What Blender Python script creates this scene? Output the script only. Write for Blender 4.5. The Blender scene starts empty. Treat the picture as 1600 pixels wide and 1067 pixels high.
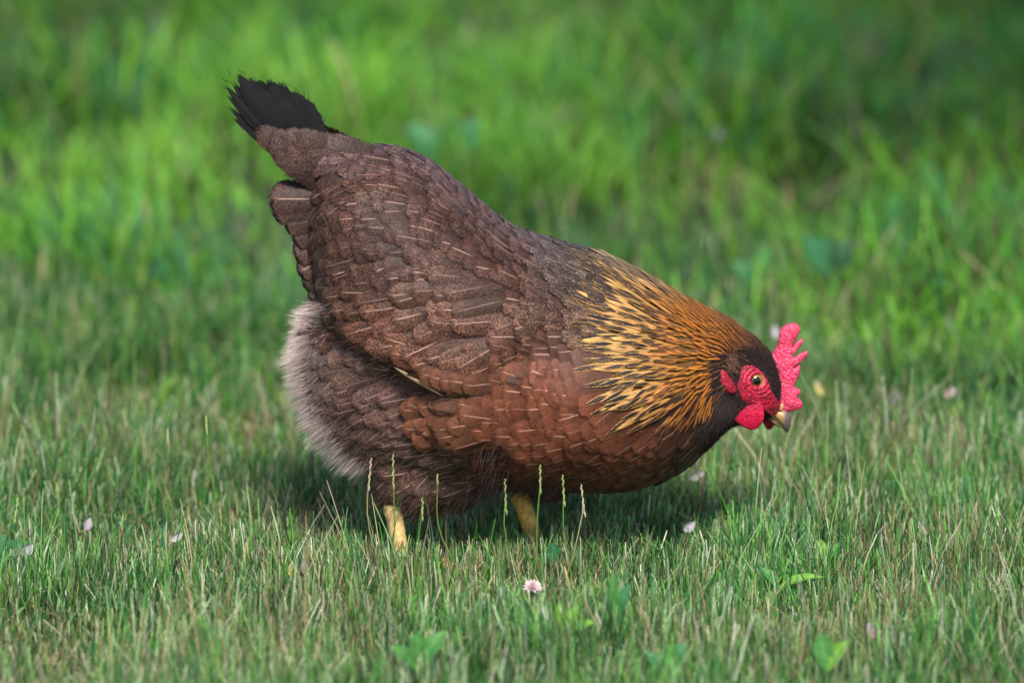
import bpy, bmesh, math, random
import numpy as np
from mathutils import Vector, noise as mnoise
from mathutils.bvhtree import BVHTree

rng = np.random.default_rng(11)
random.seed(11)
SC = bpy.context.scene
COL = SC.collection

# ------------------------------------------------------------------ camera, sky, sun, exposure
PITCH = math.radians(12.0)
DIST = 5.0
S = 0.0005                      # metres per photo pixel (1600 wide) at the focus distance
ROW0 = 885.0                    # photo row of the ground under the bird
ca, sa = math.cos(PITCH), math.sin(PITCH)
ZC = (ROW0 - 533.5) * S / ca
CAM = np.array([0.0, -DIST * ca, ZC + DIST * sa])
FWD = np.array([0.0, ca, -sa]); UP = np.array([0.0, sa, ca])

cam = bpy.data.cameras.new('camera')
cam.sensor_width = 36.0
cam.lens = 36.0 * DIST / (1600 * S)
cam.clip_start = 0.05
cam.clip_end = 2000
cam.dof.use_dof = True
cam.dof.focus_distance = 4.95
cam.dof.aperture_fstop = 4.1
cam_o = bpy.data.objects.new('camera', cam)
cam_o.location = CAM.tolist()
cam_o.rotation_euler = (math.pi / 2 - PITCH, 0, 0)
COL.objects.link(cam_o)
SC.camera = cam_o

SUN_EL, SUN_AZ = math.radians(49), math.radians(170)    # azimuth measured from +Y towards +X
world = bpy.data.worlds.new("World"); SC.world = world
world.use_nodes = True
wn = world.node_tree
sky = wn.nodes.new('ShaderNodeTexSky'); sky.sky_type = 'NISHITA'; sky.sun_disc = False
sky.sun_elevation = SUN_EL; sky.sun_rotation = SUN_AZ
bg = wn.nodes['Background']; bg.inputs['Strength'].default_value = 0.105
wn.links.new(sky.outputs[0], bg.inputs['Color'])
sun = bpy.data.lights.new('sun', 'SUN'); sun.energy = 4.0; sun.angle = math.radians(15); sun.color = (1, 0.95, 0.88)
sun_o = bpy.data.objects.new('sun', sun); COL.objects.link(sun_o)
sd = Vector((math.sin(SUN_AZ) * math.cos(SUN_EL), math.cos(SUN_AZ) * math.cos(SUN_EL), math.sin(SUN_EL)))
sun_o.rotation_euler = sd.to_track_quat('Z', 'Y').to_euler()
sun_o.location = (0, 0, 6)
SC.view_settings.view_transform = 'Standard'
SC.view_settings.look = 'None'
SC.view_settings.exposure = 0.78
SC.view_settings.gamma = 1.0
SC.render.engine = 'CYCLES'
SC.cycles.max_bounces = 8
SC.cycles.transparent_max_bounces = 16

# ------------------------------------------------------------------ helpers
def ray(px, py):
    d = np.array([(px - 800) * S, 0, 0]) + UP * ((533.5 - py) * S) + FWD * DIST
    return d / np.linalg.norm(d)

def P(px, py, y=0.0):
    """world point of the photo pixel on the plane at depth y"""
    d = ray(px, py)
    t = (y - CAM[1]) / d[1]
    return CAM + d * t

def GP(px, py, z=0.0):
    """world point of the photo pixel on the ground"""
    d = ray(px, py)
    t = (z - CAM[2]) / d[2]
    return CAM + d * t

def proj(v):
    """photo pixel of world points (n,3)"""
    v = np.asarray(v, float).reshape(-1, 3) - CAM
    dep = v @ FWD
    return np.stack([800 + v[:, 0] / dep * DIST / S, 533.5 - (v @ UP) / dep * DIST / S], 1)

def tag(o, label=None, cat=None, group=None, kind=None):
    if label: o['label'] = label
    if cat: o['category'] = cat
    if group: o['group'] = group
    if kind: o['kind'] = kind
    return o

def empty(name, loc):
    o = bpy.data.objects.new(name, None); o.empty_display_size = 0.02
    o.location = loc; COL.objects.link(o)
    return o

def link(name, me, mat, parent=None, smooth=True):
    o = bpy.data.objects.new(name, me); COL.objects.link(o)
    if mat: me.materials.append(mat)
    if smooth: me.polygons.foreach_set('use_smooth', np.ones(len(me.polygons), bool))
    if parent:
        o.parent = parent
        if parent.type == 'EMPTY': o.matrix_parent_inverse = parent.matrix_basis.inverted()
    return o

def mesh_np(name, V, quads=None, tris=None):
    V = np.ascontiguousarray(V, np.float32).reshape(-1, 3)
    quads = np.zeros((0, 4), np.int32) if quads is None else np.asarray(quads, np.int32).reshape(-1, 4)
    tris = np.zeros((0, 3), np.int32) if tris is None else np.asarray(tris, np.int32).reshape(-1, 3)
    me = bpy.data.meshes.new(name)
    me.vertices.add(len(V)); me.vertices.foreach_set('co', V.ravel())
    nl = quads.size + tris.size
    me.loops.add(nl)
    me.loops.foreach_set('vertex_index', np.concatenate([quads.ravel(), tris.ravel()]).astype(np.int32))
    nf = len(quads) + len(tris)
    me.polygons.add(nf)
    st = np.concatenate([np.arange(len(quads)) * 4, quads.size + np.arange(len(tris)) * 3]).astype(np.int32)
    me.polygons.foreach_set('loop_start', st)
    me.update(calc_edges=True)
    me.validate()
    return me

def attr(me, name, arr, typ='FLOAT_COLOR'):
    a = me.attributes.new(name, typ, 'POINT')
    a.data.foreach_set('color' if typ == 'FLOAT_COLOR' else 'vector', np.ascontiguousarray(arr, np.float32).ravel())

def rgba(c):
    return np.array([c[0], c[1], c[2], 1.0], np.float32)

def smoothstep(a, b, x):
    t = np.clip((x - a) / (b - a), 0, 1); return t * t * (3 - 2 * t)

def in_poly(px, py, poly):
    px = np.asarray(px, float); py = np.asarray(py, float)
    c = np.zeros(px.shape, bool); n = len(poly)
    for i in range(n):
        x1, y1 = poly[i]; x2, y2 = poly[(i + 1) % n]
        if y1 == y2: continue
        c ^= ((y1 > py) != (y2 > py)) & (px < (x2 - x1) * (py - y1) / (y2 - y1) + x1)
    return c

def poly_dist(px, py, poly):
    px = np.asarray(px, float); py = np.asarray(py, float)
    d = np.full(px.shape, 1e9); n = len(poly)
    for i in range(n):
        ax, ay = poly[i]; bx, by = poly[(i + 1) % n]
        L = (bx - ax) ** 2 + (by - ay) ** 2 + 1e-9
        t = np.clip(((px - ax) * (bx - ax) + (py - ay) * (by - ay)) / L, 0, 1)
        d = np.minimum(d, np.hypot(px - ax - t * (bx - ax), py - ay - t * (by - ay)))
    return d

def sdist(px, py, poly):
    d = poly_dist(px, py, poly); return np.where(in_poly(px, py, poly), d, -d)

def smooth_poly(poly, it=2):
    p = np.array(poly, float)
    for _ in range(it):
        q = np.roll(p, -1, 0)
        p = np.stack([p * .75 + q * .25, p * .25 + q * .75], 1).reshape(-1, 2)
    return [tuple(a) for a in p]

class VNoise:
    """tileless value noise on the plane for planting"""
    def __init__(self, seed):
        self.t = np.random.default_rng(seed).random((256, 256))
    def __call__(self, x, y, f):
        x = np.asarray(x) * f + 1000.0; y = np.asarray(y) * f + 1000.0
        i = np.floor(x).astype(int); j = np.floor(y).astype(int)
        a = x - i; b = y - j
        a = a * a * (3 - 2 * a); b = b * b * (3 - 2 * b)
        t = self.t; i &= 255; j &= 255; i2 = (i + 1) & 255; j2 = (j + 1) & 255
        return (t[i, j] * (1 - a) + t[i2, j] * a) * (1 - b) + (t[i, j2] * (1 - a) + t[i2, j2] * a) * b

# ------------------------------------------------------------------ materials
class NT:
    def __init__(self, name):
        self.m = bpy.data.materials.new(name); self.m.use_nodes = True
        self.t = self.m.node_tree; self.b = self.t.nodes['Principled BSDF']; self.out = self.t.nodes['Material Output']
    def n(self, typ, **kw):
        x = self.t.nodes.new(typ)
        for k, v in kw.items(): setattr(x, k, v)
        return x
    def set(self, sock, v):
        if isinstance(v, bpy.types.NodeSocket): self.t.links.new(v, sock)
        elif v is not None:
            if hasattr(sock, 'default_value') and isinstance(v, (tuple, list)) and len(v) == 3 and len(sock.default_value) == 4: v = (*v, 1)
            sock.default_value = v
    def math(self, op, a, b=None, c=None, clamp=False):
        x = self.n('ShaderNodeMath', operation=op, use_clamp=clamp)
        self.set(x.inputs[0], a)
        if b is not None: self.set(x.inputs[1], b)
        if c is not None: self.set(x.inputs[2], c)
        return x.outputs[0]
    def mapr(self, v, a, b, c=0.0, d=1.0, smooth=True):
        x = self.n('ShaderNodeMapRange', interpolation_type='SMOOTHSTEP' if smooth else 'LINEAR', clamp=True)if smooth else self.n('ShaderNodeMapRange')
        for i, q in enumerate((v, a, b, c, d)): self.set(x.inputs[i], q)
        return x.outputs[0]
    def mix(self, f, a, b, mode='MIX'):
        x = self.n('ShaderNodeMix', data_type='RGBA', blend_type=mode)
        self.set(x.inputs[0], f); self.set(x.inputs[6], a); self.set(x.inputs[7], b)
        return x.outputs[2]
    def noise(self, vec, scale, detail=2.0, rough=0.5, dist=0.0):
        x = self.n('ShaderNodeTexNoise')
        if vec is not None: self.set(x.inputs['Vector'], vec)
        x.inputs['Scale'].default_value = scale; x.inputs['Detail'].default_value = detail
        x.inputs['Roughness'].default_value = rough; x.inputs['Distortion'].default_value = dist
        return x.outputs['Fac']
    def attr(self, name):
        return self.n('ShaderNodeAttribute', attribute_name=name)
    def obj(self):
        return self.n('ShaderNodeTexCoord').outputs['Object']
    def bump(self, h, strength=0.4, dist=0.001):
        x = self.n('ShaderNodeBump'); self.set(x.inputs['Height'], h)
        x.inputs['Strength'].default_value = strength; x.inputs['Distance'].default_value = dist
        self.t.links.new(x.outputs[0], self.b.inputs['Normal'])

def mat_feather():
    q = NT('feather_vane'); b = q.b
    fuv = q.n('ShaderNodeSeparateXYZ'); q.set(fuv.inputs[0], q.attr('fuv').outputs['Vector'])
    u, v, r = fuv.outputs
    A = q.attr('colA').outputs['Color']; B = q.attr('colB').outputs['Color']
    par = q.attr('par'); ps = q.n('ShaderNodeSeparateColor'); q.set(ps.inputs[0], par.outputs['Color'])
    shaft_s, cen_s, speck_s = ps.outputs; rag = par.outputs['Alpha']
    side = q.math('ABSOLUTE', u)                       # u runs -1..1
    pos = q.obj()
    # barb coordinate: fine lines that leave the shaft at a slant
    bc = q.n('ShaderNodeCombineXYZ')
    q.set(bc.inputs[0], q.math('SUBTRACT', v, q.math('MULTIPLY', side, 0.22)))
    q.set(bc.inputs[1], q.math('MULTIPLY', u, 0.05)); q.set(bc.inputs[2], q.math('MULTIPLY', r, 40.0))
    barb = q.noise(bc.outputs[0], 42.0, 2.0, 0.6)
    sp = q.noise(pos, 900.0, 2.0, 0.6, 0.8)
    spm = q.mapr(sp, 0.40, 0.64)
    spf = q.math('MULTIPLY', spm, speck_s)
    col = q.mix(spf, A, B)
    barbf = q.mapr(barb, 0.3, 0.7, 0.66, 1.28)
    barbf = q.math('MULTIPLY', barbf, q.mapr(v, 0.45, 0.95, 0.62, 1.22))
    mul = q.n('ShaderNodeVectorMath', operation='SCALE'); q.set(mul.inputs[0], col); q.set(mul.inputs[3], barbf)
    col = mul.outputs[0]
    # dark centre stripe
    w = q.math('MULTIPLY', q.mapr(v, 0.30, 0.62), q.mapr(v, 0.92, 1.0, 1.0, 0.2))
    w = q.math('MULTIPLY', w, q.math('MULTIPLY_ADD', barb, 0.4, 0.45))
    cm = q.mapr(q.math('SUBTRACT', w, side), -0.06, 0.08)
    cm = q.math('MULTIPLY', cm, cen_s, clamp=True)
    col = q.mix(cm, col, (0.011, 0.009, 0.010))
    # pale shaft
    sm = q.mapr(side, 0.010, 0.055, 1.0, 0.0)
    sm = q.math('MULTIPLY', sm, q.math('MULTIPLY', q.mapr(v, q.math('MULTIPLY_ADD', r, 0.4, 0.05), q.math('MULTIPLY_ADD', r, 0.4, 0.3)), q.mapr(v, q.math('MULTIPLY_ADD', r, 0.2, 0.7), 0.97, 1.0, 0.0)))
    sm = q.math('MULTIPLY', sm, shaft_s, clamp=True)
    shc = q.mix(0.8, (0.38, 0.24, 0.18), A, 'ADD')
    col = q.mix(sm, col, shc)
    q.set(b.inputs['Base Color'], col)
    b.inputs['Roughness'].default_value = 0.6
    b.inputs['Specular IOR Level'].default_value = 0.22
    b.inputs['Sheen Weight'].default_value = 0.03
    b.inputs['Sheen Roughness'].default_value = 0.4
    b.inputs['Sheen Tint'].default_value = (0.8, 0.75, 0.9, 1)
    q.bump(q.math('ADD', barb, q.math('MULTIPLY', sm, 0.6)), 0.22, 0.0005)
    # ragged vane edge
    d = q.math('MINIMUM', q.math('SUBTRACT', 1.0, side), q.math('MULTIPLY', q.math('SUBTRACT', 1.0, v), 2.2))
    cut = q.math('MULTIPLY', q.mapr(barb, 0.32, 0.68, 0.0, 1.0), q.math('MULTIPLY', rag, 0.55))
    al = q.mapr(q.math('SUBTRACT', d, cut), -0.03, q.math('MULTIPLY_ADD', rag, 0.20, 0.03))
    q.set(b.inputs['Alpha'], al)
    return q.m

def mat_col(name, rough=0.6, spec=0.3, trans=0.0, jitter=0.0, scale=300, sheen=0.0, bump=0.0):
    """colour comes from the 'colA' attribute of the mesh, with procedural variation"""
    q = NT(name); b = q.b
    c = q.attr('colA').outputs['Color']
    n = q.noise(q.obj(), scale, 3.0)
    if jitter:
        f = q.mapr(n, 0.25, 0.75, 1 - jitter, 1 + jitter)
        mul = q.n('ShaderNodeVectorMath', operation='SCALE'); q.set(mul.inputs[0], c); q.set(mul.inputs[3], f)
        c = mul.outputs[0]
    q.set(b.inputs['Base Color'], c)
    b.inputs['Roughness'].default_value = rough; b.inputs['Specular IOR Level'].default_value = spec
    b.inputs['Sheen Weight'].default_value = sheen
    if bump: q.bump(n, bump, 0.001)
    if trans:
        tr = q.n('ShaderNodeBsdfTranslucent'); q.set(tr.inputs[0], c)
        mx = q.n('ShaderNodeMixShader'); mx.inputs[0].default_value = trans
        q.t.links.new(b.outputs[0], mx.inputs[1]); q.t.links.new(tr.outputs[0], mx.inputs[2])
        q.t.links.new(mx.outputs[0], q.out.inputs[0])
    return q.m

def mat_skin(name, c1, c2, scale, rough=0.4, bumpst=0.5, bscale=900, flake=0.0):
    q = NT(name); b = q.b; pos = q.obj()
    n = q.noise(pos, scale, 3.0, 0.6); n2 = q.noise(pos, bscale, 1.5, 0.5)
    vor = q.n('ShaderNodeTexVoronoi'); q.set(vor.inputs['Vector'], pos); vor.inputs['Scale'].default_value = bscale
    col = q.mix(q.mapr(n, 0.35, 0.65), c1, c2)
    big = q.noise(pos, 95.0, 3.0, 0.6); col = q.mix(q.math('MULTIPLY', q.mapr(big, 0.4, 0.68), 0.55), col, (c1[0] * 0.55, c1[1] * 0.6, c1[2] * 0.5))
    fl = q.noise(pos, 1500.0, 1.0); col = q.mix(q.math('MULTIPLY', q.mapr(fl, 0.58, 0.72), flake), col, (0.75, 0.42, 0.50))
    q.set(b.inputs['Base Color'], col)
    b.inputs['Roughness'].default_value = rough; b.inputs['Specular IOR Level'].default_value = 0.45
    b.inputs['Subsurface Weight'].default_value = 0.15
    b.inputs['Subsurface Radius'].default_value = (0.004, 0.0012, 0.0010)
    b.inputs['Subsurface Scale'].default_value = 1.0
    q.bump(q.math('ADD', q.math('ADD', n2, q.math('MULTIPLY', big, 1.6)), q.math('MULTIPLY', vor.outputs['Distance'], -0.45)), bumpst * .75, 0.0013)
    return q.m

def mat_ground():
    q = NT('soil_and_thatch'); b = q.b; pos = q.obj()
    n = q.noise(pos, 9.0, 5.0, 0.6); n2 = q.noise(pos, 160.0, 4.0, 0.7)
    c = q.mix(q.mapr(n, 0.3, 0.7), (0.018, 0.036, 0.010), (0.035, 0.034, 0.017))
    c = q.mix(q.math('MULTIPLY', q.mapr(n2, 0.45, 0.7), 0.6), c, (0.07, 0.062, 0.034))
    q.set(b.inputs['Base Color'], c); b.inputs['Roughness'].default_value = 0.95
    q.bump(n2, 0.8, 0.01)
    return q.m

M_FEATHER = mat_feather()
M_FLUFF = mat_col('fluff_strands', 0.75, 0.2, 0.25, 0.15, 400, 0.3)
M_BODY = mat_col('down_under_plumage', 0.9, 0.1, 0, 0.25, 500)
M_GRASS = mat_col('grass_blades', 0.5, 0.25, 0.36, 0.15, 60)
M_LEAF = mat_col('weed_leaves', 0.5, 0.35, 0.3, 0.18, 150, 0, 0.25)
M_PETAL = mat_col('petals', 0.5, 0.3, 0.3, 0.12, 300)
M_COMB = mat_skin('red_comb_skin', (0.50, 0.010, 0.055), (0.60, 0.050, 0.135), 620, 0.45, 0.4, 900, 0.6)
M_FACE = mat_skin('red_face_skin', (0.22, 0.006, 0.018), (0.56, 0.014, 0.060), 420, 0.45, 0.8, 650)
M_WATTLE = mat_skin('red_wattle_skin', (0.38, 0.005, 0.030), (0.52, 0.010, 0.052), 150, 0.33, 0.3, 520)
M_EYE = mat_col('eye_surface', 0.06, 0.6)
M_BEAK = mat_col('horn_beak', 0.35, 0.45, 0, 0.12, 260, 0, 0.1)
M_LEG = mat_col('scaled_yellow_skin', 0.5, 0.35, 0, 0.25, 260, 0, 0.4)
M_GROUND = mat_ground()

# ------------------------------------------------------------------ ground
def build_ground():
    me = mesh_np('ground', [(-400, -60, 0), (400, -60, 0), (400, 900, 0), (-400, 900, 0)], [(0, 1, 2, 3)])
    tag(link('ground', me, M_GROUND, smooth=False), kind='structure')
build_ground()

# ------------------------------------------------------------------ hen : body
OUT = smooth_poly([(432, 218), (470, 208), (508, 214), (545, 234), (600, 231), (650, 244), (698, 278), (740, 317), (800, 364),
       (850, 379), (900, 390), (950, 406), (1000, 431), (1050, 459), (1100, 488), (1150, 514), (1188, 538), (1207, 558),
       (1218, 585), (1221, 615), (1215, 640), (1195, 652), (1165, 652), (1140, 652), (1108, 688), (1072, 722), (1028, 745),
       (985, 756), (940, 759), (890, 758), (840, 756), (790, 752), (742, 756), (690, 768),
       (640, 765), (605, 750), (585, 730), (560, 715), (525, 690), (500, 660), (480, 620), (471, 570), (474, 520),
       (490, 490), (503, 470), (494, 430), (482, 390), (480, 350), (486, 305), (488, 275), (462, 252), (436, 236)], 2)
WING = smooth_poly([(505, 300), (497, 400), (505, 478), (560, 535), (622, 572), (700, 612), (790, 616), (900, 560), (940, 470), (880, 400), (760, 350), (640, 270)], 1)
BREAST = smooth_poly([(695, 612), (682, 650), (690, 690), (722, 700), (770, 688), (795, 705), (802, 760), (1000, 775), (1130, 700), (1130, 560), (950, 520), (800, 560)], 1)
HACKLE = smooth_poly([(990, 400), (982, 450), (962, 520), (968, 575), (978, 615), (1005, 645), (1040, 655), (1080, 648), (1112, 625), (1120, 590), (1210, 560), (1190, 520), (1100, 465), (1010, 405)], 1)

def build_body():
    g = 4.0
    xs = np.arange(330, 1280, g); ys = np.arange(100, 860, g)
    X, Y = np.meshgrid(xs, ys, indexing='ij')
    m = in_poly(X, Y, OUT)
    u = np.zeros(X.shape)
    for _ in range(4500):
        u[1:-1, 1:-1] = 0.25 * (u[2:, 1:-1] + u[:-2, 1:-1] + u[1:-1, 2:] + u[1:-1, :-2] + 1.0)
        u[~m] = 0
    h = 0.088 * np.sqrt(u / u.max())
    # folded wing and breast stand a little proud of the flank
    Yv = Y + h * sa / S
    wd = sdist(X, Yv, WING); bd = sdist(X, Yv, BREAST)
    low = smoothstep(0, 60, h * 1000)
    ww = 14 + 110 * smoothstep(700, 860, X)
    h = h + low * 0.015 * smoothstep(0, 1, (wd + 3) / ww)
    h = np.where(X > 1115, h * (1 - .22 * smoothstep(1115, 1150, X)), h)
    bw = 14 + 90 * smoothstep(790, 900, X)
    h = h + low * 0.012 * smoothstep(0, 1, (bd + 4) / bw) * (1 - smoothstep(0, 1, (wd + 6) / ww))
    # saddle hangs over the root of the tail
    h = np.where(m, np.maximum(h, 0.0015), 0)
    idx_f = -np.ones(X.shape, int); idx_b = -np.ones(X.shape, int)
    near = np.zeros(X.shape, bool)
    near[:-1, :-1] |= m[1:, 1:]
    cell = m[:-1, :-1] | m[1:, :-1] | m[:-1, 1:] | m[1:, 1:]
    use = np.zeros(X.shape, bool)
    use[:-1, :-1] |= cell; use[1:, :-1] |= cell; use[:-1, 1:] |= cell; use[1:, 1:] |= cell
    V = []; 
    for i, j in zip(*np.nonzero(use)):
        p = P(X[i, j], Y[i, j]); idx_f[i, j] = len(V)
        if m[i, j]:
            V.append((p[0], -h[i, j], p[2])); idx_b[i, j] = len(V); V.append((p[0], h[i, j], p[2]))
        else:
            idx_b[i, j] = len(V); V.append((p[0], 0, p[2]))
    Q = []
    for i, j in zip(*np.nonzero(cell)):
        f = [idx_f[i, j], idx_f[i, j + 1], idx_f[i + 1, j + 1], idx_f[i + 1, j]]
        k = [idx_b[i, j], idx_b[i + 1, j], idx_b[i + 1, j + 1], idx_b[i, j + 1]]
        Q.append(f); Q.append(k)
    V = list(V)
    for (a, b, r0, r1) in ((P(655, 690, -.014), P(634, 802, -.036), .050, .018), (P(705, 685, -.012), P(692, 792, -.036), .048, .020), (P(868, 690, .024), P(838, 776, .020), .044, .012)):
        o0 = len(V); NS, NK = 9, 20; ax = (b - a) / np.linalg.norm(b - a); e1 = np.cross(ax, (0, 1, 0)); e1 /= np.linalg.norm(e1); e2 = np.cross(ax, e1)
        for k in range(NS):
            t = k / (NS - 1); r = (r0 + (r1 - r0) * t) * (math.sqrt(max(0.02, 1 - (1 - t * 4) ** 2)) if t < .25 else (math.sqrt(max(.02, 1 - ((t - .85) / .15) ** 2)) if t > .85 else 1))
            for i in range(NK):
                an = 2 * math.pi * i / NK; V.append(tuple(a + (b - a) * t + (e1 * math.cos(an) + e2 * math.sin(an)) * r))
        for k in range(NS - 1):
            for i in range(NK): Q.append([o0 + k * NK + i, o0 + k * NK + (i + 1) % NK, o0 + (k + 1) * NK + (i + 1) % NK, o0 + (k + 1) * NK + i])
        for k, fl in ((0, 1), (NS - 1, 0)):
            c = len(V); V.append(tuple(a if k == 0 else b))
            for i in range(0, NK, 2):
                q = [o0 + k * NK + i, c, o0 + k * NK + (i + 2) % NK, o0 + k * NK + i + 1]; Q.append(q if fl else q[::-1])
    me = mesh_np('body_raw', V, Q)
    o = bpy.data.objects.new('body_raw', me); COL.objects.link(o)
    md = o.modifiers.new('r', 'REMESH'); md.mode = 'VOXEL'; md.voxel_size = 0.003
    sm = o.modifiers.new('s', 'SMOOTH'); sm.iterations = 3; sm.factor = 0.5
    dg = bpy.context.evaluated_depsgraph_get()
    me2 = bpy.data.meshes.new_from_object(o.evaluated_get(dg))
    bpy.data.objects.remove(o)
    return me2

BODY = build_body()
_bm = bmesh.new(); _bm.from_mesh(BODY); bmesh.ops.triangulate(_bm, faces=_bm.faces)
bmesh.ops.recalc_face_normals(_bm, faces=_bm.faces)
BVH = BVHTree.FromBMesh(_bm)
BV = np.array([v.co for v in _bm.verts]); BT = np.array([[v.index for v in f.verts] for f in _bm.faces])
_bm.free()

def surf(px, py, side=-1):
    """body surface point and normal under a photo pixel (mirrored for the far side)"""
    d = ray(px, py)
    h, n, _, _ = BVH.ray_cast(Vector(CAM), Vector(d))
    if h is None:
        h, n, _, _ = BVH.find_nearest(Vector(P(px, py)))
    if n.y > 0.2: n = -n
    h = np.array(h); n = np.array(n)
    if side > 0: h[1] *= -1; n[1] *= -1
    return h, n

hen = empty('hen', (0, 0, 0))
tag(hen, 'brown hen with golden black streaked neck and red comb, stooping over the short lawn', 'hen')

def bodycolor(px, py):
    c = np.tile(np.array([0.030, 0.018, 0.014]), (len(px), 1))
    c[(px > 1095) & (py > 540)] = (0.014, 0.009, 0.009)
    g = (px > 930) & (py < 620) & (px < 1110)
    c[g] = (0.10, 0.05, 0.016)
    f = (px < 520) & (py > 480)
    c[f] = (0.20, 0.15, 0.135)
    return c

def finish_body():
    v = np.empty(len(BODY.vertices) * 3, np.float32); BODY.vertices.foreach_get('co', v); v = v.reshape(-1, 3)
    w = v.copy(); w[:, 1] = -np.abs(w[:, 1])
    pp = proj(w); c = bodycolor(pp[:, 0], pp[:, 1])
    attr(BODY, 'colA', np.concatenate([c, np.ones((len(c), 1))], 1))
    return link('body', BODY, M_BODY, hen)
finish_body()

# ------------------------------------------------------------------ plumage
FLOW = np.array([
    (520, 240, -1, .35), (560, 235, -1, .12), (620, 240, -1, -.1), (690, 285, -1, -.6), (600, 290, -1, .1), (530, 320, -.9, .35), (505, 380, -.75, .55), (500, 450, -.6, .7),
    (700, 330, -1, -.12), (640, 340, -1, .05), (620, 400, -1, .25), (520, 430, -.9, .45), (580, 490, -1, .40), (700, 440, -1, .15), (700, 500, -1, .3), (760, 540, -1, .32), (640, 540, -1, .30),
    (850, 440, -1, -.05), (900, 395, -1, -.38), (960, 405, -1, -.5), (800, 375, -1, -.42), (750, 330, -1, -.62), (860, 500, -1, .15), (780, 460, -1, .12),
    (730, 585, -1, -.50), (700, 650, -1, .02), (700, 690, -1, .12), (850, 590, -1, -.25), (800, 640, -1, -.12), (900, 640, -1, .0), (950, 700, -1, .08), (900, 740, -1, .12), (1000, 740, -1, .32), (1050, 705, -.9, .5), (830, 740, -1, .05), (880, 560, -1, -.2),
    (600, 580, -1, .45), (560, 640, -1, .75), (640, 650, -1, .75), (700, 720, -1, .9), (500, 540, -1, .3), (560, 700, -.9, .85), (650, 740, -.9, .85), (700, 775, -.9, .7), (480, 620, -1, .5), (600, 620, -1, .7), (540, 590, -1, .5), (660, 700, -1, .85), (610, 780, -.9, .6), (840, 775, -.6, .8),
    (1100, 485, -1, -.52), (1050, 470, -1, -.45), (1000, 440, -1, -.42), (950, 460, -1, -.22), (950, 520, -1, .06), (1000, 540, -1, .1), (1060, 545, -1, .12), (950, 580, -1, .22), (1000, 620, -1, .45), (990, 680, -.9, .6), (1050, 660, -.9, .7), (1095, 600, -.85, .5), (1105, 650, -.55, .85), (1120, 530, -1, .0), (1160, 515, -1, -.6), (1190, 545, -.9, -.7), (1120, 640, -.4, .9), (1060, 600, -1, .4)], float)

def flow(px, py):
    w = 1.0 / (((FLOW[:, 0] - px) ** 2 + (FLOW[:, 1] - py) ** 2) ** 1.5 + 500.0)
    v = (FLOW[:, 2:] * w[:, None]).sum(0); v /= np.linalg.norm(v)
    return np.array([v[0], 0.0, -v[1]])

def sample_surface(n):
    a = BV[BT[:, 0]]; b = BV[BT[:, 1]]; c = BV[BT[:, 2]]
    ar = np.linalg.norm(np.cross(b - a, c - a), axis=1) * 0.5
    t = rng.choice(len(BT), n, p=ar / ar.sum())
    r1 = np.sqrt(rng.random(n))[:, None]; r2 = rng.random(n)[:, None]
    return a[t] * (1 - r1) + b[t] * r1 * (1 - r2) + c[t] * r1 * r2

def poisson(pts, rad):
    """greedy dart throwing with per-point radius"""
    cs = 0.012; grid = {}; keep = []
    for k in range(len(pts)):
        p = pts[k]; r = rad[k]
        ck = (int(math.floor(p[0] / cs)), int(math.floor(p[1] / cs)), int(math.floor(p[2] / cs)))
        ok = True
        for dx in (-1, 0, 1):
            for dy in (-1, 0, 1):
                for dz in (-1, 0, 1):
                    for q in grid.get((ck[0] + dx, ck[1] + dy, ck[2] + dz), ()):
                        if (p[0] - q[0]) ** 2 + (p[1] - q[1]) ** 2 + (p[2] - q[2]) ** 2 < r * r: ok = False; break
                    if not ok: break
                if not ok: break
            if not ok: break
        if ok: keep.append(k); grid.setdefault(ck, []).append(p)
    return keep

NR, NC = 8, 5
UU = np.linspace(-1, 1, NC); VV = np.linspace(0, 1, NR)
def prof_round(v): return np.where(v < .3, .55 + .45 * smoothstep(0, .3, v), 1.0) * np.sqrt(np.clip(1 - np.clip((v - .58) / .42, 0, 1) ** 2.2, 0.0, 1))
def prof_lance(v): return np.sin(np.pi * np.clip(v, 0, 1) ** .75 * .97 + .06) ** .8
def prof_point(v): return np.where(v < .3, .55 + .45 * smoothstep(0, .3, v), 1.0) * np.clip(1 - np.clip((v - .62) / .38, 0, 1) ** 1.7, .02, 1)
def prof_square(v): return np.where(v < .5, .5 + .5 * smoothstep(0, .5, v), 1.0) * np.sqrt(np.clip(1 - np.clip((v - .8) / .2, 0, 1) ** 3, 0.0, 1))

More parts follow.
